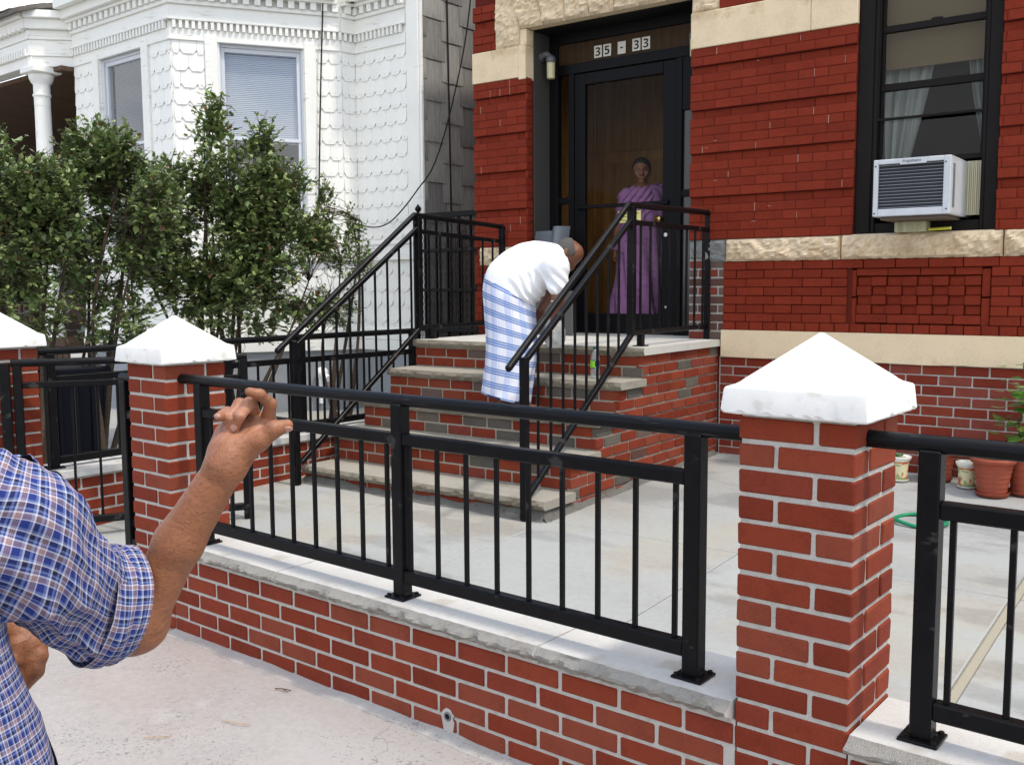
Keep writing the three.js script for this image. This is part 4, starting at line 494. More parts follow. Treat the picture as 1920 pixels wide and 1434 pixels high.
  // chamfer facet with the big window
  { const f = Ch, L = f.userData.L; part(f, 'sheathing', bb(0, -.1, -.15, .43, 4.4, 0), houseW); part(f, 'sheathing', bb(1.20, -.1, -.15, L, 4.4, 0), houseW); part(f, 'sheathing', bb(.43, 3.765, -.15, 1.20, 4.4, -.0), houseW); part(f, 'sheathing', bb(.43, -.1, -.15, 1.20, 1.93, 0), houseW);
    shingles(f, .012, .295, 3.775, 12, .152, false, 1); shingles(f, 1.325, L - .003, 3.775, 12, .152, false, 1); shingles(f, .01, L - .003, 1.722, 5, .17, true); dentils(f, L); cornice(f, L, .35, -.5); base(f, L); windowAt(f, .412, 1.212);
    const bs = sub(f, 'window_guard'); for (let i = 0; i < 5; i++) part(bs, 'guard_bar', cyl([.45, 2.12 + i * .125, .03], [1.30, 2.12 + i * .125, .03], .004, .004, 8), winGrey); }
  { const f = Fr, L = f.userData.L; part(f, 'sheathing', bb(0, -.1, -.15, .52, 4.4, 0), houseW); part(f, 'sheathing', bb(1.31, -.1, -.15, L, 4.4, 0), houseW); part(f, 'sheathing', bb(.52, 3.765, -.15, 1.31, 4.4, 0), houseW); part(f, 'sheathing', bb(.52, -.1, -.15, 1.31, 1.93, 0), houseW);
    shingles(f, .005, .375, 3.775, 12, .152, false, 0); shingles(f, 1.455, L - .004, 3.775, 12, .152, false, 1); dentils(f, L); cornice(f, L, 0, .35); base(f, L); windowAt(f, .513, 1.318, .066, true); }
  { const f = Rt, L = f.userData.L; wallB(f, L); shingles(f, .002, L - .004, 3.775, 12, .152, false, 1); shingles(f, .002, L - .004, 1.722, 5, .17, true); dentils(f, L); cornice(f, L, 0, -.5); base(f, L); }
  { const f = Mn, L = f.userData.L; wallB(f, L); shingles(f, .004, L - .182, 3.775, 12, .1407, false, 0); shingles(f, .004, L - .182, 1.722, 5, .16, true); dentils(f, L - .20); cornice(f, L - .20, -.2, 0); base(f, L - .10);
    part(f, 'corner_board', cb(L - .178, .84, -.02, L - .02, 4.5, .03, .006), houseW); part(f, 'corner_board', cb(L - .019, .1, -.012, L + .012, 4.5, .02, .005), houseW); }
  // grey side wall of long shingles, local x runs back from the corner
  { const f = sub(house, 'side_wall', [E[0] - HX, 0, E[1] - HZ], Math.PI / 2); part(f, 'sheathing', bb(.014, -.1, -.15, 6, 6.3, .0015), greyShingle[1]);
    for (let r = 0; r < 13; r++) for (let c = 0; c < 5; c++) for (const q of [0, 1]) { const z = (q ? .003 : -.251) + c * .507, first = !q && c === 0, w = first ? .046 : .298, y = (q ? 3.963 : 3.777) + .378 * 1 - r * .378; if (y < .2) continue; const m = part(f, 'long_shingle', hexG['L' + w] || (hexG['L' + w] = buv(T(new THREE.BoxGeometry(w, .40, .012), 0, .20, .006, -.022))), greyShingle[Math.floor(R() * 4)]); m.position.set(first ? .026 : z + w / 2, y + rr(-.003, .003), .001); } }
  // shell behind
  part(house, 'shell', bb(-9.2 - HX, 4.4, -12 - HZ, -5.5 - HX, 4.6, -4.65 - HZ), roofM); 
  { const s = new THREE.Shape(); s.moveTo(A[0] - HX, -(A[1] - .2 - HZ)); s.lineTo(B[0] - HX, -(B[1] - .2 - HZ)); s.lineTo(C[0] - HX - .15, -(C[1] - HZ)); s.lineTo(C[0] - HX - .15, 1); s.lineTo(A[0] - HX, 1); s.closePath(); const g = new THREE.ExtrudeGeometry(s, { depth: .1, bevelEnabled: false }); g.rotateX(-Math.PI / 2); g.translate(0, 4.40, 0); part(house, 'bay_roof', buv(g), roofM); }
  part(house, 'upper_wall', bb(-9.2 - HX, 4.61, -12 - HZ, -5.46 - HX, 5.4, -4.65 - HZ), houseW);
  // porch: entablature front and splayed end, column, floor, dark back
  const Pc = [-9.276, -2.68], Pl = [-17.5, -2.78], Pa = [-8.99, -3.0];
  const ent = (name, a, b, ev) => { const f = facet(name, a, b), L = f.userData.L; const Q = (n, y0, y1, z, m = houseW) => part(f, n, cb(-.02, y0, -.16, L + (ev ? 0 : .02), y1, z, .005), m); Q('entablature', 3.745, 3.845, .0); Q('entablature', 3.846, 3.872, .015); Q('entablature', 3.873, 4.01, .006); Q('entablature', 4.011, 4.045, .02); Q('entablature', 4.046, 4.11, .008); Q('entablature', 4.111, 4.21, .06); Q('gutter_mould', 4.211, 4.285, .11);
    if (!ev) dentils(f, L, L - 1.6); return f; };
  ent('porch_front', Pl, Pc, false); ent('porch_end', Pc, Pa, true);
  { const f = facet('porch_roof', Pl, Pc); const g = bb(-.1, 4.286, -2.4, f.userData.L + .16, 4.33, .17); const p = g.attributes.position; for (let i = 0; i < p.count; i++) p.setY(i, p.getY(i) - p.getZ(i) * .32); g.computeVertexNormals(); part(f, 'shingle_roof', g, roofM); for (let i = 0; i < 30; i++) for (let k = 0; k < 3; k++) { const x = f.userData.L - .1 - i * .16, z = .17 - k * .15; const m = part(f, 'roof_shingle', hexG.roof || (hexG.roof = buv(new THREE.BoxGeometry(.155, .012, .2))), roofM); m.position.set(x + (k % 2) * .08 + rr(-.005, .005), 4.34 - z * .32 + .032 + rr(-.003, .003), z - .09); m.rotation.x = .31; m.rotation.y = rr(-.02, .02); } }
  const col = sub(house, 'porch_column', [-9.30 - HX, 0, -2.80 - HZ]); const fl = 20;
  { const g = lathe([[.115, .95], [.115, 1.02], [.10, 1.03], [.105, 1.06], [.092, 1.075], [.098, 1.10], [.090, 1.115]], 32); part(col, 'base', g, houseW); const sh = new THREE.CylinderGeometry(.078, .092, 2.24, fl * 4, 12); const p = sh.attributes.position; for (let i = 0; i < p.count; i++) { const a = Math.atan2(p.getZ(i), p.getX(i)), k = 1 - .035 * Math.max(0, Math.sin(a * fl)); p.setX(i, p.getX(i) * k); p.setZ(i, p.getZ(i) * k); } sh.computeVertexNormals(); sh.translate(0, 2.235, 0); part(col, 'shaft', sh, houseW);
    part(col, 'capital', lathe([[.080, 3.355], [.080, 3.45], [.090, 3.455], [.092, 3.47], [.082, 3.475], [.082, 3.575], [.098, 3.59], [.118, 3.63], [.124, 3.665], [.118, 3.68]], 36), houseW); part(col, 'abacus', cb(-.15, 3.681, -.15, .15, 3.743, .15, .008), houseW); }
  const pt = (n, a, b, m) => part(house, n, bb(a[0] - HX, a[1], a[2] - HZ, b[0] - HX, b[1], b[2] - HZ), m);
  pt('porch_ceiling', [-17.5, 3.70, -5.2], [-8.99, 3.744, -2.86], porchCeil); pt('porch_floor', [-17.5, .86, -5.2], [-8.99, .95, -2.75], brownWood); pt('porch_back', [-17.5, .95, -5.3], [-8.99, 3.7, -5.2], brownWood); pt('porch_side', [-9.04, .95, -5.2], [-8.991, 3.7, -3.16], brownWood);
  for (let i = 0; i < 26; i++) part(house, 'skirting_slat', cb(-12.2 + i * .125 - HX, .25, -2.80 - HZ, -12.2 + i * .125 + .105 - HX, .86, -2.77 - HZ, .004), brownWood);
  for (let i = 0; i < 22; i++) part(house, 'porch_baluster', cb(-12.1 + i * .125 - HX, .95, -2.84 - HZ, -12.1 + i * .125 + .06 - HX, 1.78, -2.79 - HZ, .004), brownWood); pt('porch_handrail', [-13, 1.78, -2.87], [-9.4, 1.86, -2.76], brownWood);
  pt('porch_door', [-8.988, 1.0, -3.9], [-8.96, 3.3, -3.2], brownWood);
}
// cables on the house
{
  const cM = M({ color: [.015, .015, .015], roughness: .6 });
  solo('cable', tube([[-6.405, 4.6, -4.15], [-6.412, 4.203, -4.152], [-6.43, 3.7, -4.135], [-6.437, 3.201, -4.11], [-6.45, 2.6, -4.09], [-6.463, 2.114, -4.075], [-6.465, 1.9, -4.07]], .0075, 40, 8), cM, 'black cable hanging straight down the white bay beside its window', 'cable', 'cables on the houses');
  solo('cable', tube([[-6.463, 2.10, -4.06], [-6.52, 2.16, -4.25], [-6.342, 2.097, -4.4], [-6.035, 2.043, -4.42], [-5.811, 2.079, -4.40], [-5.591, 2.214, -4.39], [-5.41, 2.38, -4.40], [-5.21, 2.52, -4.36], [-5.039, 2.765, -4.33], [-4.872, 3.14, -4.31], [-4.74, 3.53, -4.30], [-4.655, 3.9, -4.29], [-4.60, 4.5, -4.29]], .0065, 80, 8), cM, 'thin black cable sagging from the bay up to the brick building', 'cable', 'cables on the houses');
  solo('cable', tube([[-5.418, 4.6, -4.82], [-5.42, 4.167, -4.828], [-5.42, 3.18, -4.841], [-5.42, 2.169, -4.853], [-5.42, 1.2, -4.86]], .008, 30, 8), cM, 'black cable running straight down the grey shingled side wall', 'cable', 'cables on the houses');
}
// alley gate with diamond mesh
{
  const t = thing('mesh_gate', 'tall black gate of diamond mesh closing the alley beside the stoop', 'gate', [-5.46, 0, -4.38]), w = .845;
  for (const [n, a, b, c, d] of [['stile', 0, .22, .05, 2.14], ['stile', w - .05, .22, w, 2.14], ['rail', .05, 2.09, w - .05, 2.14], ['rail', .05, .26, w - .05, .31], ['rail', .05, 1.05, w - .05, 1.085], ['rail', .05, 1.42, w - .05, 1.445], ['rail', .05, 1.78, w - .05, 1.81]]) part(t, n, cb(a, b, -.02, c, d, .02), blackM);
  for (let i = 1; i < 6; i++) part(t, 'upright', cb(i * w / 6 - .008, .31, -.012, i * w / 6 + .008, 2.09, .012, .002), blackM);
  const g = [], y0 = .3, y1 = 2.1, h = y1 - y0, sl = 2.3, run = h / sl; for (let x = .05 - run; x < w; x += .030) for (const s of [1, -1]) { let a = [x, y0], b = [x + run, y1]; const L = .05, Rr = w - .05; if (a[0] < L) { a = [L, y0 + (L - x) * sl]; } if (b[0] > Rr) { b = [Rr, y0 + (Rr - x) * sl]; } if (a[1] >= b[1]) continue; if (s < 0) { a = [w - a[0], a[1]]; b = [w - b[0], b[1]]; } const q = cyl([a[0], a[1], -.016], [b[0], b[1], -.016], .0026, .0026, 4); g.push(q); }
  stuff(part(t, 'diamond_mesh', merge(g), M({ color: [.07, .07, .068], roughness: .5, metalness: .3 })));
  part(t, 'lock_bolt', merge([cyl([w - .02, 1.93, .03], [w + .09, 1.925, .035], .009, .009, 10), T(new THREE.SphereGeometry(.022, 14, 10), w + .10, 1.925, .036)]), blackM); part(t, 'finial', lathe([[0, 2.14], [.018, 2.141], [.012, 2.155], [.028, 2.17], [.03, 2.19], [.012, 2.215], [0, 2.235]], 14), blackM);
  t.children[t.children.length - 1].position.set(.055, 0, 0);
  const s = fThing('leaning_board', 'dark wooden boards leaning in the alley behind the mesh gate', 'board', -3.6, .22, -.55); for (let i = 0; i < 4; i++) part(s, 'board', cb(-.3 + i * .13, 0, 0, -.19 + i * .13, 1.75 + .1 * (i % 2), .02, .003), brownWood);
}

// ================================================================ shrubs in the side yard
const leafG = (() => { const P = [], I = [], n = 5; for (let j = 0; j <= n; j++) { const t = j / n, w = .37 * Math.sin(Math.PI * Math.pow(t, .72)) * (1 - .2 * t), z = -.16 * t * t; P.push(-w, t, z + .10 * w, 0, t, z, w, t, z + .10 * w); } for (let j = 0; j < n; j++) { const q = j * 3; I.push(q, q + 1, q + 3, q + 1, q + 4, q + 3, q + 1, q + 2, q + 4, q + 2, q + 5, q + 4); } const g = new THREE.BufferGeometry(); g.setAttribute('position', new THREE.Float32BufferAttribute(P, 3)); g.setAttribute('uv', new THREE.Float32BufferAttribute(new Float32Array(P.length / 3 * 2), 2)); g.setIndex(I); g.computeVertexNormals(); return g; })();
const leafM = M({ color: [1, 1, 1], roughness: .42, transmission: .34, thickness: 0 });
function shrub(label, base, stems, lobes, seed, per, leafLen, twigFrac = .3) {
  const q = rng(seed), r2 = (a, b) => a + (b - a) * q(); const t = thing('shrub', label, 'shrub', base, 0, 'shrubs in the side yard'); const wood = [], L = [];
  const heads = [];
  for (let s = 0; s < stems; s++) { const a = q() * 6.283, b0 = [r2(-.22, .22), 0, r2(-.16, .16)]; const lb = lobes[Math.floor(q() * lobes.length)]; const tip = [lb[0][0] + r2(-.6, .6) * lb[1][0], lb[0][1] + r2(-.1, .5) * lb[1][1], lb[0][2] + r2(-.6, .6) * lb[1][2]]; const mid = [mix(b0[0], tip[0], .4) + r2(-.1, .1), mix(b0[1], tip[1], .5), mix(b0[2], tip[2], .4) + r2(-.1, .1)]; const c = new THREE.CatmullRomCurve3([b0, mid, tip].map(V3)); const g = new THREE.TubeGeometry(c, 14, 1, 6); const p = g.attributes.position, P0 = new THREE.Vector3(); for (let i = 0; i < p.count; i++) { const ring = Math.floor(i / 7) / 14; const cc = c.getPointAt(ring), rad = mix(.026, .005, Math.pow(ring, .7)) * (.75 + .5 * vn3(s, ring * 9, 1, 3)); P0.fromBufferAttribute(p, i).sub(cc).setLength(rad).add(cc); p.setXYZ(i, P0.x, P0.y, P0.z); } g.computeVertexNormals(); part(t, 'stem', g, trunkM); for (let k = 3; k <= 10; k++) heads.push(c.getPoint(k / 10)); }
  for (const lb of lobes) { const n = Math.round(lb[2] * per); for (let i = 0; i < n; i++) { let x, y, z; do { x = r2(-1, 1); y = r2(-1, 1); z = r2(-1, 1); } while (x * x + y * y + z * z > 1); const k = Math.hypot(x, y, z) || 1, sh = Math.pow(k, .55) / k; const tgt = new THREE.Vector3(lb[0][0] + x * sh * lb[1][0], lb[0][1] + y * sh * lb[1][1], lb[0][2] + z * sh * lb[1][2]); if (fb3(tgt.x * 3.1 + seed, tgt.y * 3.1, tgt.z * 3.1, 2, seed) < .425) continue; let best = null, bd = 9; for (const h of heads) { const d = h.distanceTo(tgt) + Math.max(0, h.y - tgt.y + .1) * .8; if (d < bd) { bd = d; best = h; } }
      const out = tgt.clone().sub(V3(lb[0])).setLength(.5).add(new THREE.Vector3(r2(-.5, .5), r2(-.15, .6), r2(-.5, .5))).normalize(); const len = r2(.14, .30) * (lb[3] || 1); const a = tgt.clone().addScaledVector(out, -len * .6), b = tgt.clone().addScaledVector(out, len * .4); const m = best ? best.clone().lerp(a, .55).add(new THREE.Vector3(r2(-.03, .03), r2(-.02, .05), r2(-.03, .03))) : a; if (bd < 1.2 && q() < twigFrac) wood.push(tube([best, m, a, b], .0022, 8, 4)); else wood.push(tube([a, b], .0016, 3, 3));
      const nl = Math.round(len / .021); for (let l = 0; l < nl; l++) { const s = l / nl, pos = a.clone().lerp(b, .1 + .9 * s), dir = new THREE.Vector3(r2(-1, 1), r2(-.5, .6), r2(-1, 1)).addScaledVector(out, .7).normalize(); L.push([pos, dir, leafLen * r2(.65, 1.2) * (1 - .35 * s), s, tgt.y]); } } }
  stuff(part(t, 'twigs', merge(wood), trunkM)); const im = new THREE.InstancedMesh(leafG, leafM, L.length); im.name = 'foliage'; const mtx = new THREE.Matrix4(), col = new THREE.Color(), X = new THREE.Vector3(), Z = new THREE.Vector3();
  L.forEach(([p, d, s, k], i) => { Z.set(r2(-.4, .4), 1, r2(-.4, .4)).addScaledVector(d, -Z.dot(d)).normalize(); X.crossVectors(d, Z).normalize(); Z.crossVectors(X, d); mtx.makeBasis(X.multiplyScalar(s), d.clone().multiplyScalar(s), Z.multiplyScalar(s)).setPosition(p); im.setMatrixAt(i, mtx); const v = q(); if (v < .02) col.setRGB(.22, .12, .05); else if (v < .12 || (k > .75 && v < .4)) col.setRGB(.34, .42, .14); else { const b = r2(.55, 1.45); col.setRGB(.175 * b, .245 * b, .082 * b); } im.setColorAt(i, col); });
  shade(im); stuff(im); t.add(im); return t;
}
const lob = (s, y, r, h, n, dep = 0, tw = 1) => [[s * .777 + dep * .63, y - .22, -s * .63 + dep * .777], [r, h, r * .8], n, tw];
shrub('large leafy green shrub in front of the white bay window', [-5.40, .22, -2.27], 12, [lob(-.42, 2.08, .36, .36, 2.8), lob(.08, 2.22, .38, .34, 3.2), lob(.42, 2.05, .34, .36, 3), lob(-.02, 1.85, .46, .38, 3.4), lob(.46, 1.72, .36, .34, 2.6), lob(-.25, 1.5, .36, .26, 1.3), lob(.70, 1.74, .20, .24, 1.0), lob(.62, 1.42, .26, .22, .8), lob(-.08, 2.62, .15, .22, .40, 0, 1.3), lob(.30, 2.52, .14, .18, .36, 0, 1.2), lob(-.06, 2.94, .05, .2, .10, 0, 1.2), lob(.15, 1.28, .55, .22, 1.3), lob(-.62, 1.85, .26, .34, 1.8), lob(.1, 1.55, .55, .26, 1.6)], 71, 168, .060);
shrub('dark green shrub in front of the porch column, middle of the three shrubs', [-5.52, .22, -1.34], 7, [lob(0, 2.36, .34, .24, 2.4), lob(-.25, 2.02, .34, .36, 2.4), lob(.25, 1.98, .36, .36, 2.4), lob(0, 1.62, .38, .28, 1.4), lob(.05, 1.25, .36, .22, .6)], 73, 160, .058);
shrub('dense shrub cut off by the left edge beside the porch', [-5.55, .22, -.78], 7, [lob(-.1, 2.15, .36, .34, 3), lob(.16, 1.98, .30, .34, 2.4), lob(-.1, 1.7, .42, .34, 2.2), lob(0, 1.35, .40, .26, 1.0)], 79, 160, .058);
shrub('slim young shrub with two upright sprays beside the cable', [-4.93, .22, -2.95], 4, [lob(-.06, 2.05, .07, .26, .5, 0, .7), lob(.16, 2.0, .07, .22, .45, 0, .7), lob(.10, 1.68, .24, .16, .9, 0, .7), lob(-.02, 1.35, .24, .22, 1.0, 0, .8)], 83, 150, .040);

// ================================================================ things in the yards
{
  const b = thing('plastic_bin', 'dark blue plastic bin standing behind the half open gate', 'bin', [-5.62, .24, -1.02], -.15), bm = M({ color: [.005, .006, .010], roughness: .5, specularIntensity: .2 });
  part(b, 'body', (() => { const g = cbox(.40, .62, .48, .03); const p = g.attributes.position; for (let i = 0; i < p.count; i++) { const k = 1 + .10 * (p.getY(i) / .62); p.setX(i, p.getX(i) * k); p.setZ(i, p.getZ(i) * k); } g.computeVertexNormals(); g.translate(0, .33, 0); return g; })(), bm); part(b, 'lid', cb(-.235, .645, -.275, .235, .69, .275, .02), bm); for (let i = 0; i < 4; i++) part(b, 'rib', cb(.199 + .004, .06, -.17 + i * .11, .213 + .008, .58, -.14 + i * .11, .004), bm); for (const z of [-.19, .19]) part(b, 'wheel', T(new THREE.CylinderGeometry(.05, .05, .04, 16), -.17, .05, z, Math.PI / 2), blackDull);
  const v = thing('dryer_vent', 'small white plastic vent on the grey foundation by the stair railing', 'vent', [-6.46, .62, -4.08], .45), wm = M({ color: [.85, .86, .87], roughness: .4 }); part(v, 'hood', merge([T(new THREE.SphereGeometry(.062, 18, 12), 0, 0, .02), cyl([0, -.02, .02], [.09, -.05, .06], .03, .035, 14)]), wm); part(v, 'pipe', cyl([-.01, -.04, .025], [-.01, -.30, .025], .022, .022, 12), wm);
}
// flower pots by the basement wall, all on the courtyard slope
{
  const cy = v => .21 - .03 * v; const terra = M({ color: [.30, .072, .040], roughness: .55, map: sc(cmap(128, (u, v) => mul([1, 1, 1], .8 + .35 * fbm(u, v, 6, 6, 4, 151))), .25) }), soil = M({ color: [.035, .022, .014], bumpMap: sc(grainB, .04), bumpScale: .01, roughness: 1 });
  const pot = (n, l, u, v, r, h) => { const t = fThing(n, l, 'flower pot', u, cy(v) + .004, v, 'terracotta flower pots'); const pr = [[0, .02], [r * .66, .02]]; for (let i = 0; i < 6; i++) { const y0 = .02 + i * (h - .05) / 6, k = mix(.68, .95, i / 6) * r; pr.push([k, y0 + .004], [k + .004, y0 + .012], [k + .003, y0 + (h - .05) / 6 - .004]); } pr.push([r * .95, h - .035], [r * 1.06, h - .03], [r * 1.09, h - .012], [r * 1.06, h], [r * .98, h], [r * .93, h - .04], [r * .9, h - .05]); part(t, 'pot', lathe(pr, 40), terra); part(t, 'saucer', lathe([[0, 0], [r * .74, 0], [r * .84, .026], [r * .80, .028], [r * .72, .01], [0, .01]], 40), terra); part(t, 'soil', T(new THREE.CylinderGeometry(r * .9, r * .9, .01, 32), 0, h - .045, 0), soil); return t; };
  pot('flower_pot', 'large empty terracotta pot with saucer in the middle of the row', 1.17, .43, .118, .232); pot('flower_pot', 'terracotta pot half hidden behind the fence post', .80, .17, .11, .22);
  const tall = pot('flower_pot', 'tall terracotta pot at the right edge with a climbing green plant', 1.335, .30, .128, .315); 
  const pl = fThing('potted_plant', 'leafy green plant climbing from the tall pot at the right edge', 'plant', 1.30, cy(.30) + .275, .30); { const q = rng(5), im = new THREE.InstancedMesh(leafG, leafM, 90), mt = new THREE.Matrix4(), e = new THREE.Euler(), c = new THREE.Color(); part(pl, 'stem', tube([[0, 0, 0], [-.02, .15, .01], [.01, .3, 0], [-.01, .52, .01]], .006, 16, 6), M({ color: [.08, .10, .03], roughness: .8 })); for (let i = 0; i < 90; i++) { const y = .06 + q() * .5, a = q() * 6.28, r = q() * .13; e.set(1.3 + q() * .9, a, 0, 'YXZ'); const s = .06 + .05 * q(); mt.compose(new THREE.Vector3(Math.sin(a) * r, y, Math.cos(a) * r), new THREE.Quaternion().setFromEuler(e), new THREE.Vector3(s * 1.3, s, s)); im.setMatrixAt(i, mt); c.setRGB(.07 + .08 * q(), .17 + .1 * q(), .03); im.setColorAt(i, c); } im.name = 'foliage'; shade(im); stuff(im); pl.add(im); }
  const mugT = cmap(256, (u, v) => { const n = fbm(u, v, 5, 5, 3, 161), l = fbm(u, v, 7, 7, 3, 163), f = fbm(u, v, 4, 4, 2, 165); let c = [.68, .62, .38]; c = mixc(c, [.22, .30, .10], sstep(.55, .62, n) * .8); c = mixc(c, [.55, .12, .03], sstep(.62, .68, l)); return mixc(c, [.5, .40, .1], sstep(.66, .72, f) * .5); });
  const mug = (l, u, v, green) => { const t = fThing('ceramic_planter', l, 'planter', u, cy(v) + .004, v, 'flowered ceramic planters'), cm = M({ color: [1, 1, 1], map: mugT, roughness: .3 }), rim = M({ color: [.75, .73, .64], roughness: .3 }); part(t, 'body', lathe([[0, .008], [.047, .008], [.049, .03], [.052, .10], [.056, .13]], 28), cm); part(t, 'rim', lathe([[.056, .13], [.066, .145], [.070, .16], [.064, .163], [.056, .15], [0, .15]], 28), rim); part(t, 'saucer', lathe([[0, 0], [.052, 0], [.06, .012], [.056, .014], [.05, .008], [0, .007]], 28), rim); if (green) { const q = rng(9), g = []; for (let i = 0; i < 22; i++) { const a = q() * 6.28, m = leafG.clone(); m.scale(.03, .03, .03); m.rotateX(1 + q() * .8); m.rotateY(a); m.translate(Math.sin(a) * .04 * q(), .158, Math.cos(a) * .04 * q()); g.push(m); } stuff(part(t, 'seedlings', merge(g), M({ color: [.05, .12, .04], roughness: .6 }))); } return t; };
  mug('small flowered ceramic planter with seedlings, nearest the brick pillar', .60, .30, true); mug('small flowered ceramic planter beside the large terracotta pot', 1.0, .29, false);
  const h = fThing('garden_hose', 'ring of green garden hose lying on the courtyard concrete', 'hose', .967, cy(1.26), 1.26); part(h, 'hose', tube([...Array(12)].map((_, i) => { const a = i / 12 * 6.283; return [Math.cos(a) * .135, .012 + .006 * Math.sin(a * 3), Math.sin(a) * .135 * (1 + .1 * Math.sin(a * 2)) - .0]; }), .0105, 64, 10, true), M({ color: [.0, .20, .085], roughness: .4 })); h.rotation.y += .3;
  // water bottle on the fourth step
  const b = fThing('water_bottle', 'plastic bottle with green label standing on the fourth step', 'bottle', -1.085, .861, 1.30); part(b, 'bottle', lathe([[0, .002], [.026, .002], [.031, .012], [.031, .06], [.029, .066], [.031, .072], [.032, .125], [.027, .15], [.014, .178], [.012, .19], [0, .19]], 24), M({ color: [.90, .94, .96], transmission: .85, thickness: 0, roughness: .05 })); part(b, 'cap', T(new THREE.CylinderGeometry(.014, .014, .018, 18), 0, .20, 0), M({ color: [.02, .10, .10], roughness: .4 })); const lb = part(b, 'label', (() => { const g = new THREE.CylinderGeometry(.0318, .0318, .058, 28, 1, true); g.translate(0, .094, 0); return g; })(), M({ color: [1, 1, 1], map: cmap(64, (u, v) => (u % .5 < .27 ? mixc([.25, .62, .02], [.02, .06, .03], sstep(.4, .44, Math.abs(v - .5) + .3 * Math.abs((u % .5) - .1))) : mixc([.03, .05, .10], [.3, .34, .4], sstep(.6, .7, fbm(u, v, 8, 4, 2, 7))))), roughness: .35 })); lb.rotation.y = 2.0;
  // grey sheet metal leaning by the door, and the work on the landing
  const gs = fThing('metal_sheet', 'bent grey sheet metal leaning in the doorway behind the bending man', 'sheet metal', -2.33, 1.064, .05); const sm2 = M({ color: [.13, .145, .16], roughness: .45, metalness: .35, map: sc(cmap(128, (u, v) => mul([1, 1, 1], .7 + .6 * fbm(u, v, 4, 4, 4, 171))), .5) }); const P = [], I = [], n = 30; for (let j = 0; j <= 1; j++) for (let i = 0; i <= n; i++) { const s = i / n, x = -.22 + s * .34, z = (s < .5 ? 0 : .09 * Math.sin((s - .5) * 2 * Math.PI)) - j * .12; P.push(x + j * .04, j * (.86 + .03 * (s > .5)), z); } for (let i = 0; i < n; i++) I.push(i, i + 1, i + n + 1, i + 1, i + n + 2, i + n + 1); const sg = new THREE.BufferGeometry(); sg.setAttribute('position', new THREE.Float32BufferAttribute(P, 3)); sg.setIndex(I); sg.computeVertexNormals(); part(gs, 'sheet', buv(sg), sm2); part(gs, 'folded_edge', bar([-.22, .0, 0], [-.18, .86, -.12], .012), sm2); part(gs, 'board', cb(.0, 0, .08, .32, .36, .10, .004), M({ color: [.10, .10, .095], roughness: .8 }));
}

// dry twigs on the pavement
{
  const tw = (l, p, pts, r, c) => { const t = thing('dry_twig', l, 'twig', p, 0, 'dry twigs on the pavement'); part(t, 'twig', tube(pts, r, 14, 6), M({ color: c, roughness: .9 })); return t; };
  const t1 = tw('short dark forked twig on the pavement left of the weep pipe', [-1.739, .006, .11], [[-.03, .001, .012], [0, .004, 0], [.032, .002, -.012]], .0022, [.10, .06, .04]); part(t1, 'twig', tube([[0, .004, 0], [.018, .006, .006], [.034, .002, .004]], .0016, 8, 5), M({ color: [.10, .06, .04], roughness: .9 }));
  tw('curved straw coloured twig on the pavement nearest the plaid shirt', [-1.759, .005, .613], [[-.03, .001, .02], [0, .004, .004], [.02, .005, -.02], [.034, .002, -.04]], .0014, [.42, .27, .14]);
  tw('long thin straw on the pavement beside a grey spot', [-1.649, .005, .391], [[-.045, .002, .012], [-.01, .004, 0], [.03, .005, -.010], [.06, .002, -.03]], .0014, [.40, .24, .12]);
}

// ================================================================ people
const add3 = (a, b, k = 1) => [a[0] + b[0] * k, a[1] + b[1] * k, a[2] + b[2] * k];
const skinT = cmap(256, (u, v) => { const n = fbm(u, v, 7, 7, 5, 181), f = fbm(u, v, 60, 60, 2, 183), s = sstep(.62, .72, fbm(u, v, 40, 40, 2, 185)); return mul(mixc([1, 1, 1], [1.0, .80, .70], n * .6), .86 + .24 * n + .16 * (f - .5) - .18 * s); });
const skinB = gmap(256, (u, v) => .5 * fbm(u, v, 48, 48, 3, 187) + .5 * fbm(u, v, 10, 22, 3, 189));
const skin = (c, o = {}) => M({ color: c, map: sc(skinT, .16), bumpMap: sc(skinB, .07), bumpScale: .0011, roughness: .52, ...o });
// five fingers of a relaxed hand: from wrist w towards dir d, palm facing p, thumb side t
function plainHand(w, d, p, t, s = 1, curl = .5) { const B = [], dd = V3(d).normalize(), pp = V3(p).normalize(), tt = V3(t).normalize(), at = (a, b, c) => { const v = V3(w).clone().addScaledVector(dd, a * s).addScaledVector(tt, b * s).addScaledVector(pp, c * s); return [v.x, v.y, v.z]; };
  for (let i = 0; i < 4; i++) { const b = .030 - i * .020, m = .088 - .004 * Math.abs(i - 1), l = [.042, .047, .043, .034][i]; B.push([at(0, b * .5, 0), at(m, b, 0), .016 * s, .0115 * s]); const a1 = at(m + l * (1 - .3 * curl), b, l * .6 * curl), a2 = at(m + l * (1.55 - .9 * curl), b, l * 1.15 * curl); B.push([at(m, b, 0), a1, .0095 * s, .0088 * s], [a1, a2, .0088 * s, .0075 * s]); }
  B.push([at(.02, .02, .006), at(.06, .046, .016), .016 * s, .0115 * s], [at(.06, .046, .016), at(.088, .050, .028), .011 * s, .0085 * s]); return B; }

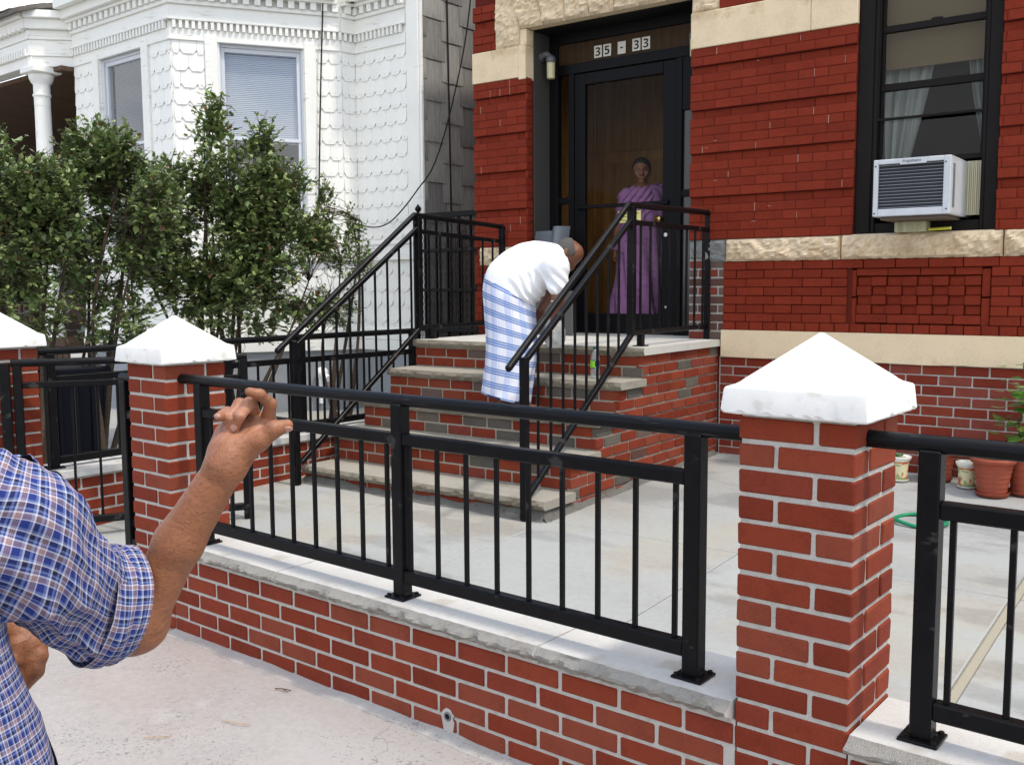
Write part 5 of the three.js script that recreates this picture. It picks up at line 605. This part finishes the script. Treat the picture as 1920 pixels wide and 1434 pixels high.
// ---------------- man in the foreground, seen from behind, beckoning with his right arm
{
  const t = thing('person', 'person in blue plaid shirt at the left edge with right forearm raised, palm turned back', 'person', [-.21, 0.002, 1.875], 1.1153);
  const RS = [.150, 1.185, .0], EL = [.309, .993, -.122], MID = [.367, 1.110, -.096], WR = [.431, 1.220, -.067];
  const H = { cmc: [.455, 1.240, -.064], mT: [.476, 1.256, -.045], iT: [.495, 1.272, -.038], tT: [.513, 1.277, -.036], mI: [.501, 1.274, -.113], pI: [.501, 1.302, -.089], dI: [.484, 1.318, -.078], tI: [.469, 1.323, -.075], mM: [.485, 1.276, -.129], pM: [.474, 1.305, -.096], dM: [.454, 1.289, -.076], tM: [.449, 1.273, -.085], mR: [.466, 1.274, -.135], pR: [.459, 1.303, -.103], dR: [.442, 1.286, -.083], tR: [.442, 1.264, -.092], mP: [.449, 1.266, -.133], pP: [.442, 1.291, -.109], dP: [.433, 1.290, -.088], tP: [.426, 1.290, -.076] };
  const palm = bones([[EL, MID, .0365, .0325], [MID, add3(MID, [WR[0] - MID[0], WR[1] - MID[1], WR[2] - MID[2]], .75), .0325, .0252], [MID, WR, .028, .0232], [RS, EL, .05, .042], [EL, add3(EL, [-.012, -.006, .012]), .036, .033], [WR, H.mI, .0235, .0125], [WR, H.mM, .022, .0125], [WR, H.mR, .022, .012], [WR, H.mP, .0225, .0115], [[.428, 1.242, -.083], [.438, 1.262, -.110], .0160, .0130], [[.446, 1.238, -.064], [.470, 1.255, -.056], .0225, .015], [[.455, 1.250, -.075], [.468, 1.258, -.083], .012, .010]], .015);
  const chain = (a, r, k) => bones(a.slice(1).map((p, i) => [a[i], p, r[i], r[i + 1]]), k);
  const fing = [chain([H.mI, H.pI, H.dI, H.tI], [.0108, .0090, .0080, .0068], .004), chain([H.mM, H.pM, H.dM, H.tM], [.0108, .0092, .0082, .0070], .004), chain([H.mR, H.pR, H.dR, H.tR], [.0102, .0086, .0077, .0066], .004), chain([H.mP, H.pP, H.dP, H.tP], [.0098, .0082, .0076, .0066], .005), chain([H.cmc, H.mT, H.iT, H.tT], [.018, .0132, .0112, .0086], .008)];
  const armF = (x, y, z) => { let p = palm(x, y, z), f = 9; if (p < .1 && y > 1.15) { let th = fing[4](x, y, z); for (let i = 0; i < 4; i++) f = smin(f, fing[i](x, y, z), .0008); p = smin(p, th, .010); p = -smin(-p, ell(x, y, z, [.458, 1.278, -.073], [.020, .013, .024]), .012); p = smin(p, f, .005); // wrist and palm creases
      const cr = (a, b, w, dep) => { const ax = b[0] - a[0], ay = b[1] - a[1], az = b[2] - a[2], px = x - a[0], py = y - a[1], pz = z - a[2], tt = clamp((px * ax + py * ay + pz * az) / (ax * ax + ay * ay + az * az)); const d = Math.hypot(px - ax * tt, py - ay * tt, pz - az * tt); p += dep * Math.exp(-d * d / (w * w)); };
      cr([.402, 1.225, -.070], [.447, 1.216, -.048], .0028, .0016); cr([.400, 1.231, -.072], [.440, 1.224, -.045], .0024, .0012); cr([.432, 1.247, -.070], [.470, 1.270, -.070], .003, .0018); cr(H.mT, add3(H.mT, [-.01, .008, .012]), .003, .0012); }
    return p + .0006 * (vn3(x * 110, y * 110, z * 110, 3) - .5); };
  const arm = surfaceNet(armF, [.225, .93, -.20], [.55, 1.35, .0], .0031);
  const LS = [-.20, 1.185, 0], LE = [-.115, .955, -.165], LW = [.135, .975, -.255];
  const torso = bones([[[-.03, .82, 0], [-.03, 1.0, 0], .14, .13], [[-.05, 1.0, 0], [-.05, 1.20, 0], .13, .10], [[-.17, 1.18, 0], [.10, 1.18, 0], .075, .07], [[-.05, 1.24, .0], [-.05, 1.36, -.03], .058, .055], [[-.05, 1.47, -.055], [.072, .105, .09]], [[-.05, 1.42, -.09], [.052, .06, .05]], [RS, EL, .052, .040], [LS, LE, .05, .038], [LE, LW, .038, .026], [[-.14, .80, 0], [-.15, .43, -.03], .09, .055], [[-.15, .43, -.03], [-.15, .09, .01], .052, .036], [[.04, .80, 0], [.05, .43, -.03], .085, .055], [[.05, .43, -.03], [.05, .09, .01], .052, .036], [[-.05, 1.46, -.145], [-.05, 1.445, -.155], .014, .016], [[-.122, 1.465, -.05], [.012, .032, .02]], [[.022, 1.465, -.05], [.012, .032, .02]]], .04);
  const body = surfaceNet(torso, [-.34, .03, -.34], [.36, 1.62, .20], .014);
  const lh = surfaceNet(bones([[[.05, .968, -.222], LW, .032, .026], [LW, [.166, .944, -.238], .026, .024], [[.166, .944, -.238], [.176, .931, -.223], .022, .0135], [[.160, .944, -.236], [.166, .926, -.221], .022, .013], [[.176, .931, -.223], [.172, .912, -.213], .0125, .011], [[.172, .912, -.213], [.156, .892, -.212], .011, .0085], [[.166, .926, -.221], [.163, .907, -.216], .012, .0105], [[.163, .907, -.216], [.150, .896, -.214], .010, .008], [[.158, .926, -.226], [.154, .910, -.222], .0115, .010], [[.154, .910, -.222], [.146, .902, -.218], .0095, .008], [[.152, .930, -.230], [.147, .915, -.228], .011, .009], [[.148, .950, -.226], [.142, .932, -.216], .014, .010], [[.142, .932, -.216], [.136, .922, -.212], .010, .008]], .006), [.02, .86, -.30], [.22, 1.02, -.17], .0036);
  const g = merge([body, arm, lh]); { const p = g.attributes.position, c = new Float32Array(p.count * 3); for (let i = 0; i < p.count; i++) { const x = p.getX(i), y = p.getY(i), z = p.getZ(i); const pal = sstep(.055, .02, Math.hypot(x - .463, y - 1.268, z + .082)) * sstep(1.225, 1.25, y), n = fb3(x * 40, y * 40, z * 40, 3, 5); const base = mixc([.255, .102, .044], [.40, .195, .118], pal); const k = .88 + .24 * n; c.set(mul(base, k), i * 3); } g.setAttribute('color', new THREE.BufferAttribute(c, 3)); }
  const bodyMesh = part(t, 'body', g, skin([1, 1, 1], { vertexColors: true }));
  // nails
  const nailM = M({ color: [.40, .21, .16], roughness: .35 }); const nail = (p, nrm, dir, l, w) => { const n = V3(nrm).normalize(), d = V3(dir); d.addScaledVector(n, -d.dot(n)).normalize(); const s = new THREE.Vector3().crossVectors(d, n); const q = new THREE.SphereGeometry(1, 14, 8); q.applyMatrix4(new THREE.Matrix4().makeBasis(s.multiplyScalar(w), d.multiplyScalar(l), n.clone().multiplyScalar(.0022))); q.translate(p[0], p[1], p[2]); part(t, 'nail', q, nailM); };
  const cam = [-.419, .099, .903];
  nail(add3(H.tM, [-.0030, .0012, .0064]), [-.42, .15, .9], [-.2, -1, 0], .0078, .0056); nail(add3(H.tR, [-.0030, .0, .0060]), [-.42, .1, .9], [-.1, -1, 0], .0070, .0050); nail(add3(H.tP, [-.0035, .001, .0050]), [-.6, .1, .8], [-.6, .1, .3], .0050, .0040); nail(add3(H.tT, [-.001, -.0048, .0062]), [-.2, -.6, .8], [1, .25, 0], .0078, .0052);
  // shirt
  const seq = x => { x = x - Math.floor(x); const W = [.50, .51, .58], P = [.29, .19, .19], B = [.019, .032, .165], L = [.13, .18, .36], N = [.013, .014, .048]; if (x < .07) return W; if (x < .25) return (x > .10 && x < .115) || (x > .16 && x < .175) || (x > .215 && x < .23) ? [.10, .08, .12] : P; if (x < .29) return W; if (x < .54) return B; if (x < .62) return L; if (x < .68) return W; if (x < .84) return N; if (x < .93) return L; return B; };
  const plaid = cmap(512, (u, v) => { const a = seq(u * 2), b = seq(v * 2), tw = ((Math.floor(u * 128) + Math.floor(v * 128)) & 1) ? .62 : .38; return mul(mixc(a, b, tw), .92 + .12 * vn2(u * 128, v * 128, 128, 128, 3)); });
  const shirtM = M({ color: [1, 1, 1], map: sc(plaid, .054), bumpMap: sc(gmap(128, (u, v) => .5 + .25 * Math.sin(u * 804) + .25 * Math.sin(v * 804)), .03), bumpScale: .0002, roughness: .85, sheen: .3, sheenRoughness: .6 });
  const ridge = (x, y, z, s) => { const n = 1 - Math.abs(2 * fb3(x, y, z, 2, s) - 1); return n * n * n; };
  const wr = (f, s) => (u, v) => f * (.9 * ridge(Math.cos(u * 6.283) * 1.1 + v * 1.6, Math.sin(u * 6.283) * 1.1 - v * 1.9, v * 1.2 + s, 21) - .45 + ((fb3(Math.cos(u * 6.283) * 1.6 + v * 2.2, Math.sin(u * 6.283) * 1.6 - v * 1.5, v * 4.5 + s, 3, 12) - .5) * 2 - .55 * Math.abs(Math.sin((u * 3 + v * 2.3 + fb3(u * 4, v * 4, s, 2, 4)) * 3.14))));
  const oxr = (y, a, b, x = -.022, z = 0) => [[x, y, z], [a, 0, 0], [0, 0, -b]];
  part(t, 'shirt', loft([oxr(.60, .245, .175), oxr(.74, .235, .168), oxr(.87, .222, .158), oxr(.955, .198, .150), oxr(1.055, .176, .140), oxr(1.15, .186, .135), oxr(1.215, .182, .120), oxr(1.262, .150, .102), oxr(1.30, .095, .078), oxr(1.335, .070, .066, -.05, -.015)], 96, wr(.05, 3)), shirtM);
  const SR = [[[.045, 1.205, 0], [.015, .068, .004], .085], [[.120, 1.187, 0], [.037, .090, .008], .090], [[.150, 1.176, .001], [.036, .092, .007], .086], [[.187, 1.143, -.007], [.030, .093, .004], .077], [[.208, 1.106, -.037], [.033, .088, .005], .070], [[.235, 1.065, -.064], [.024, .086, .002], .064], [[.252, 1.042, -.084], [.018, .080, 0], .060]];
  const CR = [[[.243, 1.046, -.078], [.020, .087, 0], .070], [[.262, 1.036, -.089], [.017, .084, -.001], .069], [[.278, 1.033, -.097], [.018, .081, -.001], .067], [[.293, 1.031, -.105], [.019, .078, 0], .065]];
  const mk = (S, ax) => S.map(([c, a, m], i) => { const p = S[Math.max(i - 1, 0)][0], q = S[Math.min(i + 1, S.length - 1)][0], d = new THREE.Vector3(q[0] - p[0], q[1] - p[1], q[2] - p[2]).normalize(); const b = new THREE.Vector3().crossVectors(d, V3(a)).setLength(m); return [c, a, [b.x, b.y, b.z]]; });
  part(t, 'sleeve', loft(mk(SR), 120, (u, v) => wr(.19, 8)(u, v) * sstep(.0, .35, v) + .05 * sstep(.3, 0, v)), shirtM); part(t, 'sleeve_cuff', loft(mk(CR), 110, wr(.06, 5)), shirtM);
  part(t, 'sleeve', loft(mk([[[-.09, 1.208, 0], [-.008, .066, 0], .085], [[-.165, 1.195, 0], [-.03, .088, 0], .088], [[-.205, 1.17, -.015], [-.045, .082, 0], .084], [[-.20, 1.11, -.05], [-.05, .06, 0], .075], [[-.16, 1.0, -.12], [-.06, .05, .01], .07]]), 48, wr(.08, 6)), shirtM);
  part(t, 'collar', loft([oxr(1.31, .082, .078, -.05, -.01), oxr(1.36, .075, .07, -.05, -.02)], 40), shirtM);
  part(t, 'trousers', surfaceNet(bones([[[-.05, .84, 0], [-.05, .74, 0], .155, .15], [[-.14, .78, 0], [-.15, .43, -.03], .105, .078], [[-.15, .43, -.03], [-.15, .09, .01], .076, .066], [[.03, .78, 0], [.04, .43, -.03], .095, .078], [[.05, .43, -.03], [.05, .09, .01], .076, .066]], .03), [-.30, .04, -.24], [.22, 1.0, .20], .016), M({ color: [.03, .03, .035], roughness: .85 }));
  for (const x of [-.15, .05]) part(t, 'shoe', surfaceNet(bones([[[x, .04, .05], [x, .035, -.13], .042, .038], [[x, .06, .04], [x, .06, .0], .04, .04]], .03), [x - .07, -.005, -.2], [x + .07, .12, .12], .009), blackDull);
  part(t, 'hair', surfaceNet((x, y, z) => Math.max(ell(x, y, z, [-.05, 1.485, -.048], [.080, .108, .096]), -(z + .10) * -1 > 0 && false ? 1 : ell(x, y, z, [-.05, 1.49, -.04], [.09, .12, .11]), -((y - 1.42) * .55 + (z + .09) * .9)), [-.15, 1.36, -.16], [.05, 1.61, .08], .007), M({ color: [.012, .011, .011], roughness: .6 }));
  part(t, 'phone', (() => { const q = cbox(.030, .062, .009, .003); q.rotateZ(.5); q.rotateY(.4); q.translate(.147, .910, -.222); return q; })(), M({ color: [.5, .52, .55], metalness: .8, roughness: .25 }));
}

// ---------------- older man bending over on the steps
{
  const t = thing('person', 'older man in white shirt and blue checked wrap bending forward on the steps', 'person', [-2.904, .662, -2.695]);
  const VW = [-.627, -.099, -.773], RT = [.777, 0, -.629];
  const S = { hR: [-.042, .775, .002], hL: [-.115, .782, -.075], sp: [-.026, .92, -.098], ch: [.085, .945, -.188], nk: [.179, .994, -.272], hd: [.200, 1.012, -.318], shR: [.262, .925, -.100], eR: [.296, .726, -.084], wR: [.236, .582, -.116], shL: [.035, .953, -.365], eL: [.026, .775, -.379], wL: [.031, .635, -.235] };
  const sk = [[.21, .085, .042], [.19, .07, .033]][0];
  const fd = [.427, -.83, -.346], cr = [.645, .55, -.522];        // face direction, crown direction
  const at = (a, b, c) => add3(add3(add3(S.hd, fd, a), cr, b), VW, c);
  const bone = bones([[S.hR, S.sp, .085, .10], [S.hL, S.sp, .085, .10], [S.sp, S.ch, .10, .10], [S.ch, S.nk, .10, .06], [S.nk, S.hd, .055, .06], [S.shR, S.eR, .045, .038], [S.eR, S.wR, .038, .027], [S.shL, S.eL, .045, .037], [S.eL, S.wL, .037, .026], [at(-.012, .018, 0), at(.012, .03, 0), .078, .074], [at(.03, -.03, 0), at(.04, -.06, 0), .055, .04], [at(.09, -.02, 0), at(.096, -.035, 0), .012, .014], [S.hR, [-.01, .384, .02], .08, .055], [S.hL, [-.09, .389, -.06], .08, .055], [[-.01, .384, .02], [.09, .06, .035], .05, .035], [[-.09, .389, -.06], [-.10, .06, -.024], .05, .035], [[.085, .03, .045], [.19, .018, -.02], .03, .022], [[-.12, .03, -.01], [-.03, .018, -.075], .03, .022]], .03);
  const g = merge([surfaceNet(bone, [-.36, -.02, -.52], [.45, 1.14, .24], .0115), surfaceNet(bones([...plainHand(S.wR, [-.38, -.85, .1], [-.7, .2, .6], [.3, -.3, .8], .92, .7)], .007), [.12, .44, -.2], [.30, .63, .0], .0045), surfaceNet(bones([...plainHand(S.wL, [.3, -.75, .5], [.5, .3, .6], [.7, .3, -.3], .92, .6)], .007), [-.04, .48, -.29], [.16, .68, -.04], .0045), surfaceNet(bones([[at(-.008, -.01, -.081), [.014, .030, .020]], [at(-.008, -.01, .081), [.014, .030, .020]]], .004), add3(S.hd, [-.16, -.14, -.16]), add3(S.hd, [.16, .14, .16]), .005)]);
  part(t, 'body', g, skin([.17, .066, .033], { roughness: .5 }));
  part(t, 'hair', surfaceNet((x, y, z) => { const q = [x - S.hd[0], y - S.hd[1], z - S.hd[2]], a = q[0] * fd[0] + q[1] * fd[1] + q[2] * fd[2], b = q[0] * cr[0] + q[1] * cr[1] + q[2] * cr[2]; let d = Math.min(cap(x, y, z, [at(-.012, .016, 0), at(.010, .028, 0), .0885, .0845])); d = Math.max(d, b - .064 + .35 * a + .022 * fb3(x * 30, y * 30, z * 30, 3, 4), a - .030 + .03 * fb3(x * 26, y * 26, z * 26, 3, 7), -b - .080); return d + .0016 * (vn3(x * 150, y * 150, z * 150, 2) - .5); }, add3(S.hd, [-.13, -.13, -.13]), add3(S.hd, [.14, .14, .14]), .0055), M({ color: [.105, .097, .09], bumpMap: sc(grainB, .03), bumpScale: .004, roughness: .9 }));
  const shirt = bones([[[-.075, .765, -.038], [-.054, .835, -.063], .176, .176], [[-.054, .835, -.063], [-.02, .89, -.098], .176, .160], [[-.02, .89, -.098], [.014, .925, -.131], .160, .150], [[.014, .925, -.131], [.067, .945, -.177], .150, .142], [[.067, .945, -.177], [.121, .96, -.223], .142, .118], [[.121, .96, -.223], [.160, .98, -.255], .118, .078], [[.20, .925, -.13], S.shR, .085, .080], [S.shR, [.285, .80, -.092], .078, .066], [[.05, .94, -.29], S.shL, .085, .08], [S.shL, [.03, .83, -.375], .076, .066], [[.06, .80, -.10], [.0, .76, -.06], .10, .12]], .045);
  part(t, 'shirt', surfaceNet((x, y, z) => { let d = shirt(x, y, z); if (d > .06) return d; const s = (x * RT[0] + z * RT[2]), w = Math.sin((s * 1.25 + y * .9) * 78 + 5 * vn3(x * 9, y * 9, z * 9, 3)) * sstep(.95, .80, y) * sstep(-.10, .05, s); d += .0065 * w + .006 * (fb3(x * 11, y * 11, z * 11, 3, 6) - .5); return Math.max(d, -((s + .0275) * .494 + (y - .795) * .87 + .03)); }, [-.36, .55, -.50], [.42, 1.13, .20], .0085), M({ color: [.82, .83, .85], bumpMap: sc(grainB, .1), bumpScale: .001, roughness: .9 }));
  const lt = cmap(512, (u, v) => { const b = v % 1, x = u * 2 % 1; const band = sstep(.03, .05, b) * sstep(.47, .45, b), ln = [.07, .25, .43].some(q => Math.abs(b - q) < .036), vs = sstep(.10, .14, x) * sstep(.52, .48, x), vl = [.1, .2, .5, .62].some(q => Math.abs(x - q) < .012); let c = mixc([.70, .72, .80], [.36, .46, .74], vs * .5); if (band > .5) c = mixc(c, [.15, .30, .64], .5); if (vl) c = mixc(c, [.22, .34, .66], .5); if (ln) c = mixc(c, [.025, .085, .30], .8); return mul(c, .92 + .14 * fbm(u, v, 60, 60, 2, 9)); });
  const LR = [[[-.071, .795, -.044], [.131, -.086, -.095], .172], [[-.067, .708, -.036], [.137, -.071, -.102], .178], [[-.054, .578, -.030], [.139, -.062, -.105], .176], [[-.040, .439, -.024], [.140, -.044, -.107], .170], [[-.041, .274, -.002], [.131, -.036, -.102], .160], [[-.047, .138, .020], [.123, -.032, -.095], .150], [[-.050, .075, .027], [.120, -.037, -.093], .146]].map(([c, a, m]) => { const b = new THREE.Vector3().crossVectors(V3(a), new THREE.Vector3(0, -1, 0)).setLength(m); return [c, a, [b.x, b.y, b.z]]; });
  const lgu = loft(LR, 120, (u, v) => .07 * (fb3(Math.cos(u * 6.283) * 2.2 + v, Math.sin(u * 6.283) * 2.2, v * 2.5, 3, 3) - .5) * 2 + .05 * Math.sin(u * 6.283 * 4 + 6 * v + 2.5 * vn3(u * 5, v * 3, 1, 2)) * (.35 + .8 * v));
  part(t, 'wrap', lgu, M({ color: [1, 1, 1], map: sc(lt, .20, .089), roughness: .9 }));
  part(t, 'wrap_hem', loft(LR.slice(5).map(([c, a, b], i) => [[c[0], .083 - i * .012, c[2]], mul(a, 1.015), mul(b, 1.015)]), 90, (u, v) => .05 * (fb3(Math.cos(u * 6.283) * 2.2 + 1, Math.sin(u * 6.283) * 2.2, 2.5, 3, 3) - .5) * 2 + .028 * Math.sin(u * 6.283 * 4 + 3.5 + 2 * vn3(u * 5, 3, 1, 2)) * 1.3), M({ color: [.02, .02, .04], roughness: .9 }));
  for (const [a, b] of [[[.075, .008, .05], [.20, .008, -.028]], [[-.13, .008, -.005], [-.02, .008, -.08]]]) part(t, 'sandal', surfaceNet(bones([[a, b, .042, .036]], .01), add3(a, [-.08, -.012, -.14]), add3(a, [.20, .02, .08]), .008), blackDull);
  part(t, 'wrist_watch', T(new THREE.TorusGeometry(.036, .006, 8, 24), S.eR[0] - .01, S.eR[1] - .02, S.eR[2], 1.4, .3), M({ color: [.8, .8, .8], metalness: .6, roughness: .3 }));
  const bag = thing('paper_bag', 'crumpled pale bag held by the bending man over the landing', 'bag', [-2.70, 1.066, -2.86]); part(bag, 'bag', surfaceNet((x, y, z) => ell(x, y, z, [0, .09, 0], [.075, .12, .06]) + .035 * (fb3(x * 22, y * 22, z * 22, 3, 5) - .5), [-.13, -.0, -.12], [.13, .26, .12], .008), M({ color: [.42, .42, .40], roughness: .8 }));
}

// ---------------- woman in a purple sari behind the glass door
{
  const t = thing('person', 'woman in purple sari standing behind the glass front door', 'person', [-3.433, 1.088, -5.113]); const o = y => y + .032;
  const CM = [.627, .05, .773], RT = [.777, 0, -.629], hd = [-.07, o(1.335), -.114];
  const fc = [.54, -.03, .84], fr = [.84, 0, -.54], at = (r, u, f) => [hd[0] + fr[0] * r + fc[0] * f, hd[1] + u + fc[1] * f, hd[2] + fr[2] * r + fc[2] * f];
  const face = bones([[at(0, .025, -.005), [.074, .092, .088]], [at(0, -.045, .022), at(0, -.085, .038), .056, .034], [at(0, .008, .084), at(0, -.026, .098), .009, .015], [at(-.013, -.030, .088), at(.013, -.030, .088), .009, .009], [at(-.02, -.058, .072), at(.02, -.058, .072), .012, .012], [at(-.03, .026, .072), at(.03, .026, .072), .012, .012], [at(-.042, -.018, .058), at(-.038, -.03, .06), .02, .018], [at(.042, -.018, .058), at(.038, -.03, .06), .02, .018], [at(-.074, -.005, -.01), at(-.074, -.025, -.012), .012, .009], [at(.074, -.005, -.01), at(.074, -.025, -.012), .012, .009]], .016);
  const faceF = (x, y, z) => { let d = face(x, y, z); for (const s of [-1, 1]) { const e = at(s * .031, .008, .083); d = Math.max(d, d); d = -smin(-d, Math.hypot(x - e[0], y - e[1], z - e[2]) - .014, .012); } const m = at(0, -.0585, .088); const q = [x - m[0], y - m[1], z - m[2]], mr = q[0] * fr[0] + q[2] * fr[2]; d += .003 * Math.exp(-(q[1] * q[1]) / 8e-6 - mr * mr / 4e-4); return d; };
  const SR_ = [-.140, o(1.10), -.001], ER = [-.215, o(.834), .042], WRr = [-.195, o(.66), .110], SL = [.004, o(1.15), -.26], ELl = [.085, o(.94), -.25], WL = [.125, o(.905), -.11];
  const bd = bones([[add3(hd, [-.005, -.06, -.02]), [-.06, o(1.14), -.12], .046, .06], [[-.055, o(1.12), -.11], [-.045, o(.65), -.05], .11, .13], [SR_, SL, .06, .06], [SR_, ER, .044, .035], [ER, WRr, .035, .024], [SL, ELl, .044, .036], [ELl, WL, .035, .025], [[-.10, o(.65), 0], [-.12, o(.05), .05], .10, .04], [[.0, o(.65), -.06], [.02, o(.05), -.03], .10, .04], [[-.12, o(.0), .05], [-.06, o(-.015), .13], .03, .022], [[.02, o(.0), -.03], [.08, o(-.015), .05], .03, .022]], .03);
  const g = merge([surfaceNet(bd, [-.36, -.01, -.40], [.26, o(1.32), .22], .013), surfaceNet(faceF, add3(hd, [-.14, -.14, -.14]), add3(hd, [.14, .15, .14]), .0042), surfaceNet(bones(plainHand(WRr, [.1, -.9, .3], [.8, 0, .2], [.4, 0, .8], .85, .5), .007), add3(WRr, [-.09, -.19, -.08]), add3(WRr, [.11, .05, .13]), .005), surfaceNet(bones(plainHand(WL, [.1, -.2, .9], [-.7, -.3, .3], [0, .9, .2], .85, .7), .007), add3(WL, [-.1, -.1, -.06]), add3(WL, [.1, .1, .17]), .005)]);
  part(t, 'body', g, skin([.25, .115, .062]));
  for (const s of [-1, 1]) { part(t, 'eye', T(new THREE.SphereGeometry(.0105, 14, 10), ...at(s * .031, .008, .0665)), M({ color: [.22, .20, .18], roughness: .3 })); part(t, 'iris', T(new THREE.SphereGeometry(.0066, 10, 8), ...at(s * .031 - .001, .007, .0725)), M({ color: [.01, .008, .006], roughness: .15 })); part(t, 'eyebrow', tube([at(s * .016, .028, .083), at(s * .032, .033, .080), at(s * .048, .026, .068)], .0032, 8, 6), M({ color: [.012, .01, .009], roughness: .8 })); }
  part(t, 'hair', surfaceNet((x, y, z) => { const q = [x - hd[0], y - hd[1], z - hd[2]], f = q[0] * fc[0] + q[2] * fc[2], u = q[1]; let d = ell(x, y, z, at(0, .028, -.010), [.081, .098, .096]); d = Math.max(d, f - .010 - .9 * Math.max(0, u)); return smin(d, ell(x, y, z, at(0, -.02, -.105), [.04, .04, .03]), .02); }, add3(hd, [-.17, -.13, -.17]), add3(hd, [.15, .16, .15]), .006), M({ color: [.014, .012, .012], roughness: .5 }));
  const sariT = cmap(512, (u, v) => { const st = fbm(u, v, 70, 6, 3, 201), n = fbm(u, v, 5, 5, 4, 203), d = sstep(.62, .70, fbm((u + v * .5) % 1, v, 26, 12, 2, 205)); return mul(mixc([1, 1, 1], [.62, .55, .75], d * .5), .70 + .5 * st + .25 * (n - .5)); });
  const sm_ = M({ color: [.37, .185, .42], map: sc(sariT, .4), roughness: .8, sheen: .4, sheenRoughness: .5 });
  const SA = [[[-.055, o(1.198), -.118], [.080, .018, -.066], .070], [[-.050, o(1.165), -.112], [.132, .026, -.110], .095], [[-.049, o(1.10), -.102], [.150, .022, -.124], .112], [[-.049, o(1.03), -.096], [.152, .020, -.126], .125], [[-.045, o(.90), -.079], [.155, .018, -.128], .14], [[-.046, o(.66), -.047], [.150, .008, -.122], .15], [[-.039, o(.41), -.022], [.150, 0, -.121], .15], [[-.044, o(.23), .007], [.161, 0, -.131], .155], [[-.045, o(.09), .025], [.170, 0, -.138], .16], [[-.042, o(.0), .034], [.173, 0, -.140], .165]].map(([c, a, m]) => [c, a, [CM[0] * m, 0, CM[2] * m]]);
  part(t, 'sari', loft(SA, 150, (u, v) => .075 * Math.sin(6.283 * (u * 9 + v * 3.2) + 2 * fb3(u * 6, v * 6, 1, 2, 3)) * (v < .55 ? .6 : 1) + .05 * (fb3(Math.cos(u * 6.283) * 3, Math.sin(u * 6.283) * 3, v * 5, 3, 8) - .5)), sm_);
  const nk = add3(hd, [-.002, -.115, -.005]), shl = bones([[SR_, SL, .082, .082], [SR_, ER, .066, .058], [SL, ELl, .072, .062], [[-.055, o(1.10), -.11], [-.05, o(.98), -.09], .135, .145]], .05);
  part(t, 'sari_wrap', surfaceNet((x, y, z) => { let d = shl(x, y, z); if (d > .05) return d; const s = x * RT[0] + z * RT[2], dp = x * CM[0] + z * CM[2]; d += .0075 * Math.sin((s - y * .8) * 105 + 4 * vn3(x * 8, y * 8, z * 8, 3)) + .006 * (fb3(x * 18, y * 18, z * 18, 2, 4) - .5); d = Math.max(d, -(Math.hypot(x - nk[0] - CM[0] * .035, (y - nk[1]) * .8, z - nk[2] - CM[2] * .035) - .078)); return Math.max(d, o(.93) - y); }, [-.36, o(.88), -.42], [.26, o(1.30), .22], .0085), sm_);
  // drape over the left shoulder
  const dr = (a, b, c, w, off) => { const P = [], I = [], n = 40, m = 16, cv = new THREE.CatmullRomCurve3([a, b, c].map(V3)); for (let j = 0; j <= n; j++) { const p = cv.getPoint(j / n), tg = cv.getTangent(j / n), nn = V3(CM).addScaledVector(tg, -V3(CM).dot(tg)).normalize(), s = new THREE.Vector3().crossVectors(tg, nn); for (let i = 0; i <= m; i++) { const q = (i / m - .5) * w * (1 - .25 * j / n), z = off + .014 * Math.sin(i * 1.3 + j * .08) - 1.6 * q * q; P.push(p.x + s.x * q + nn.x * z, p.y + s.y * q + nn.y * z, p.z + s.z * q + nn.z * z); } } const U = []; for (let j = 0; j <= n; j++) for (let i = 0; i <= m; i++) U.push(i / m * w, j / n * .7); for (let j = 0; j < n; j++) for (let i = 0; i < m; i++) { const q = j * (m + 1) + i; I.push(q, q + m + 1, q + 1, q + 1, q + m + 1, q + m + 2); } const gg = new THREE.BufferGeometry(); gg.setAttribute('position', new THREE.Float32BufferAttribute(P, 3)); gg.setAttribute('uv', new THREE.Float32BufferAttribute(U, 2)); gg.setIndex(I); gg.computeVertexNormals(); return gg; };
  part(t, 'sari_drape', dr([-.10, o(.62), .09], [.01, o(.92), .04], [.02, o(1.165), -.17], .26, .015), sm_); part(t, 'sari_drape', dr([.09, o(.75), -.10], [.10, o(1.0), -.16], [.02, o(1.17), -.20], .20, .012), sm_);
  part(t, 'blouse', surfaceNet(bones([[add3(SR_, [.01, 0, 0]), [-.185, o(.95), .02], .056, .05], [[-.09, o(1.10), -.03], [-.02, o(1.05), -.05], .055, .06]], .03), [-.28, o(.85), -.16], [.08, o(1.2), .12], .009), M({ color: [.50, .10, .24], roughness: .7 }));
}

scene.traverse(o => { if (o.isMesh) { o.castShadow = true; o.receiveShadow = true; } });
renderer.render(scene, camera);
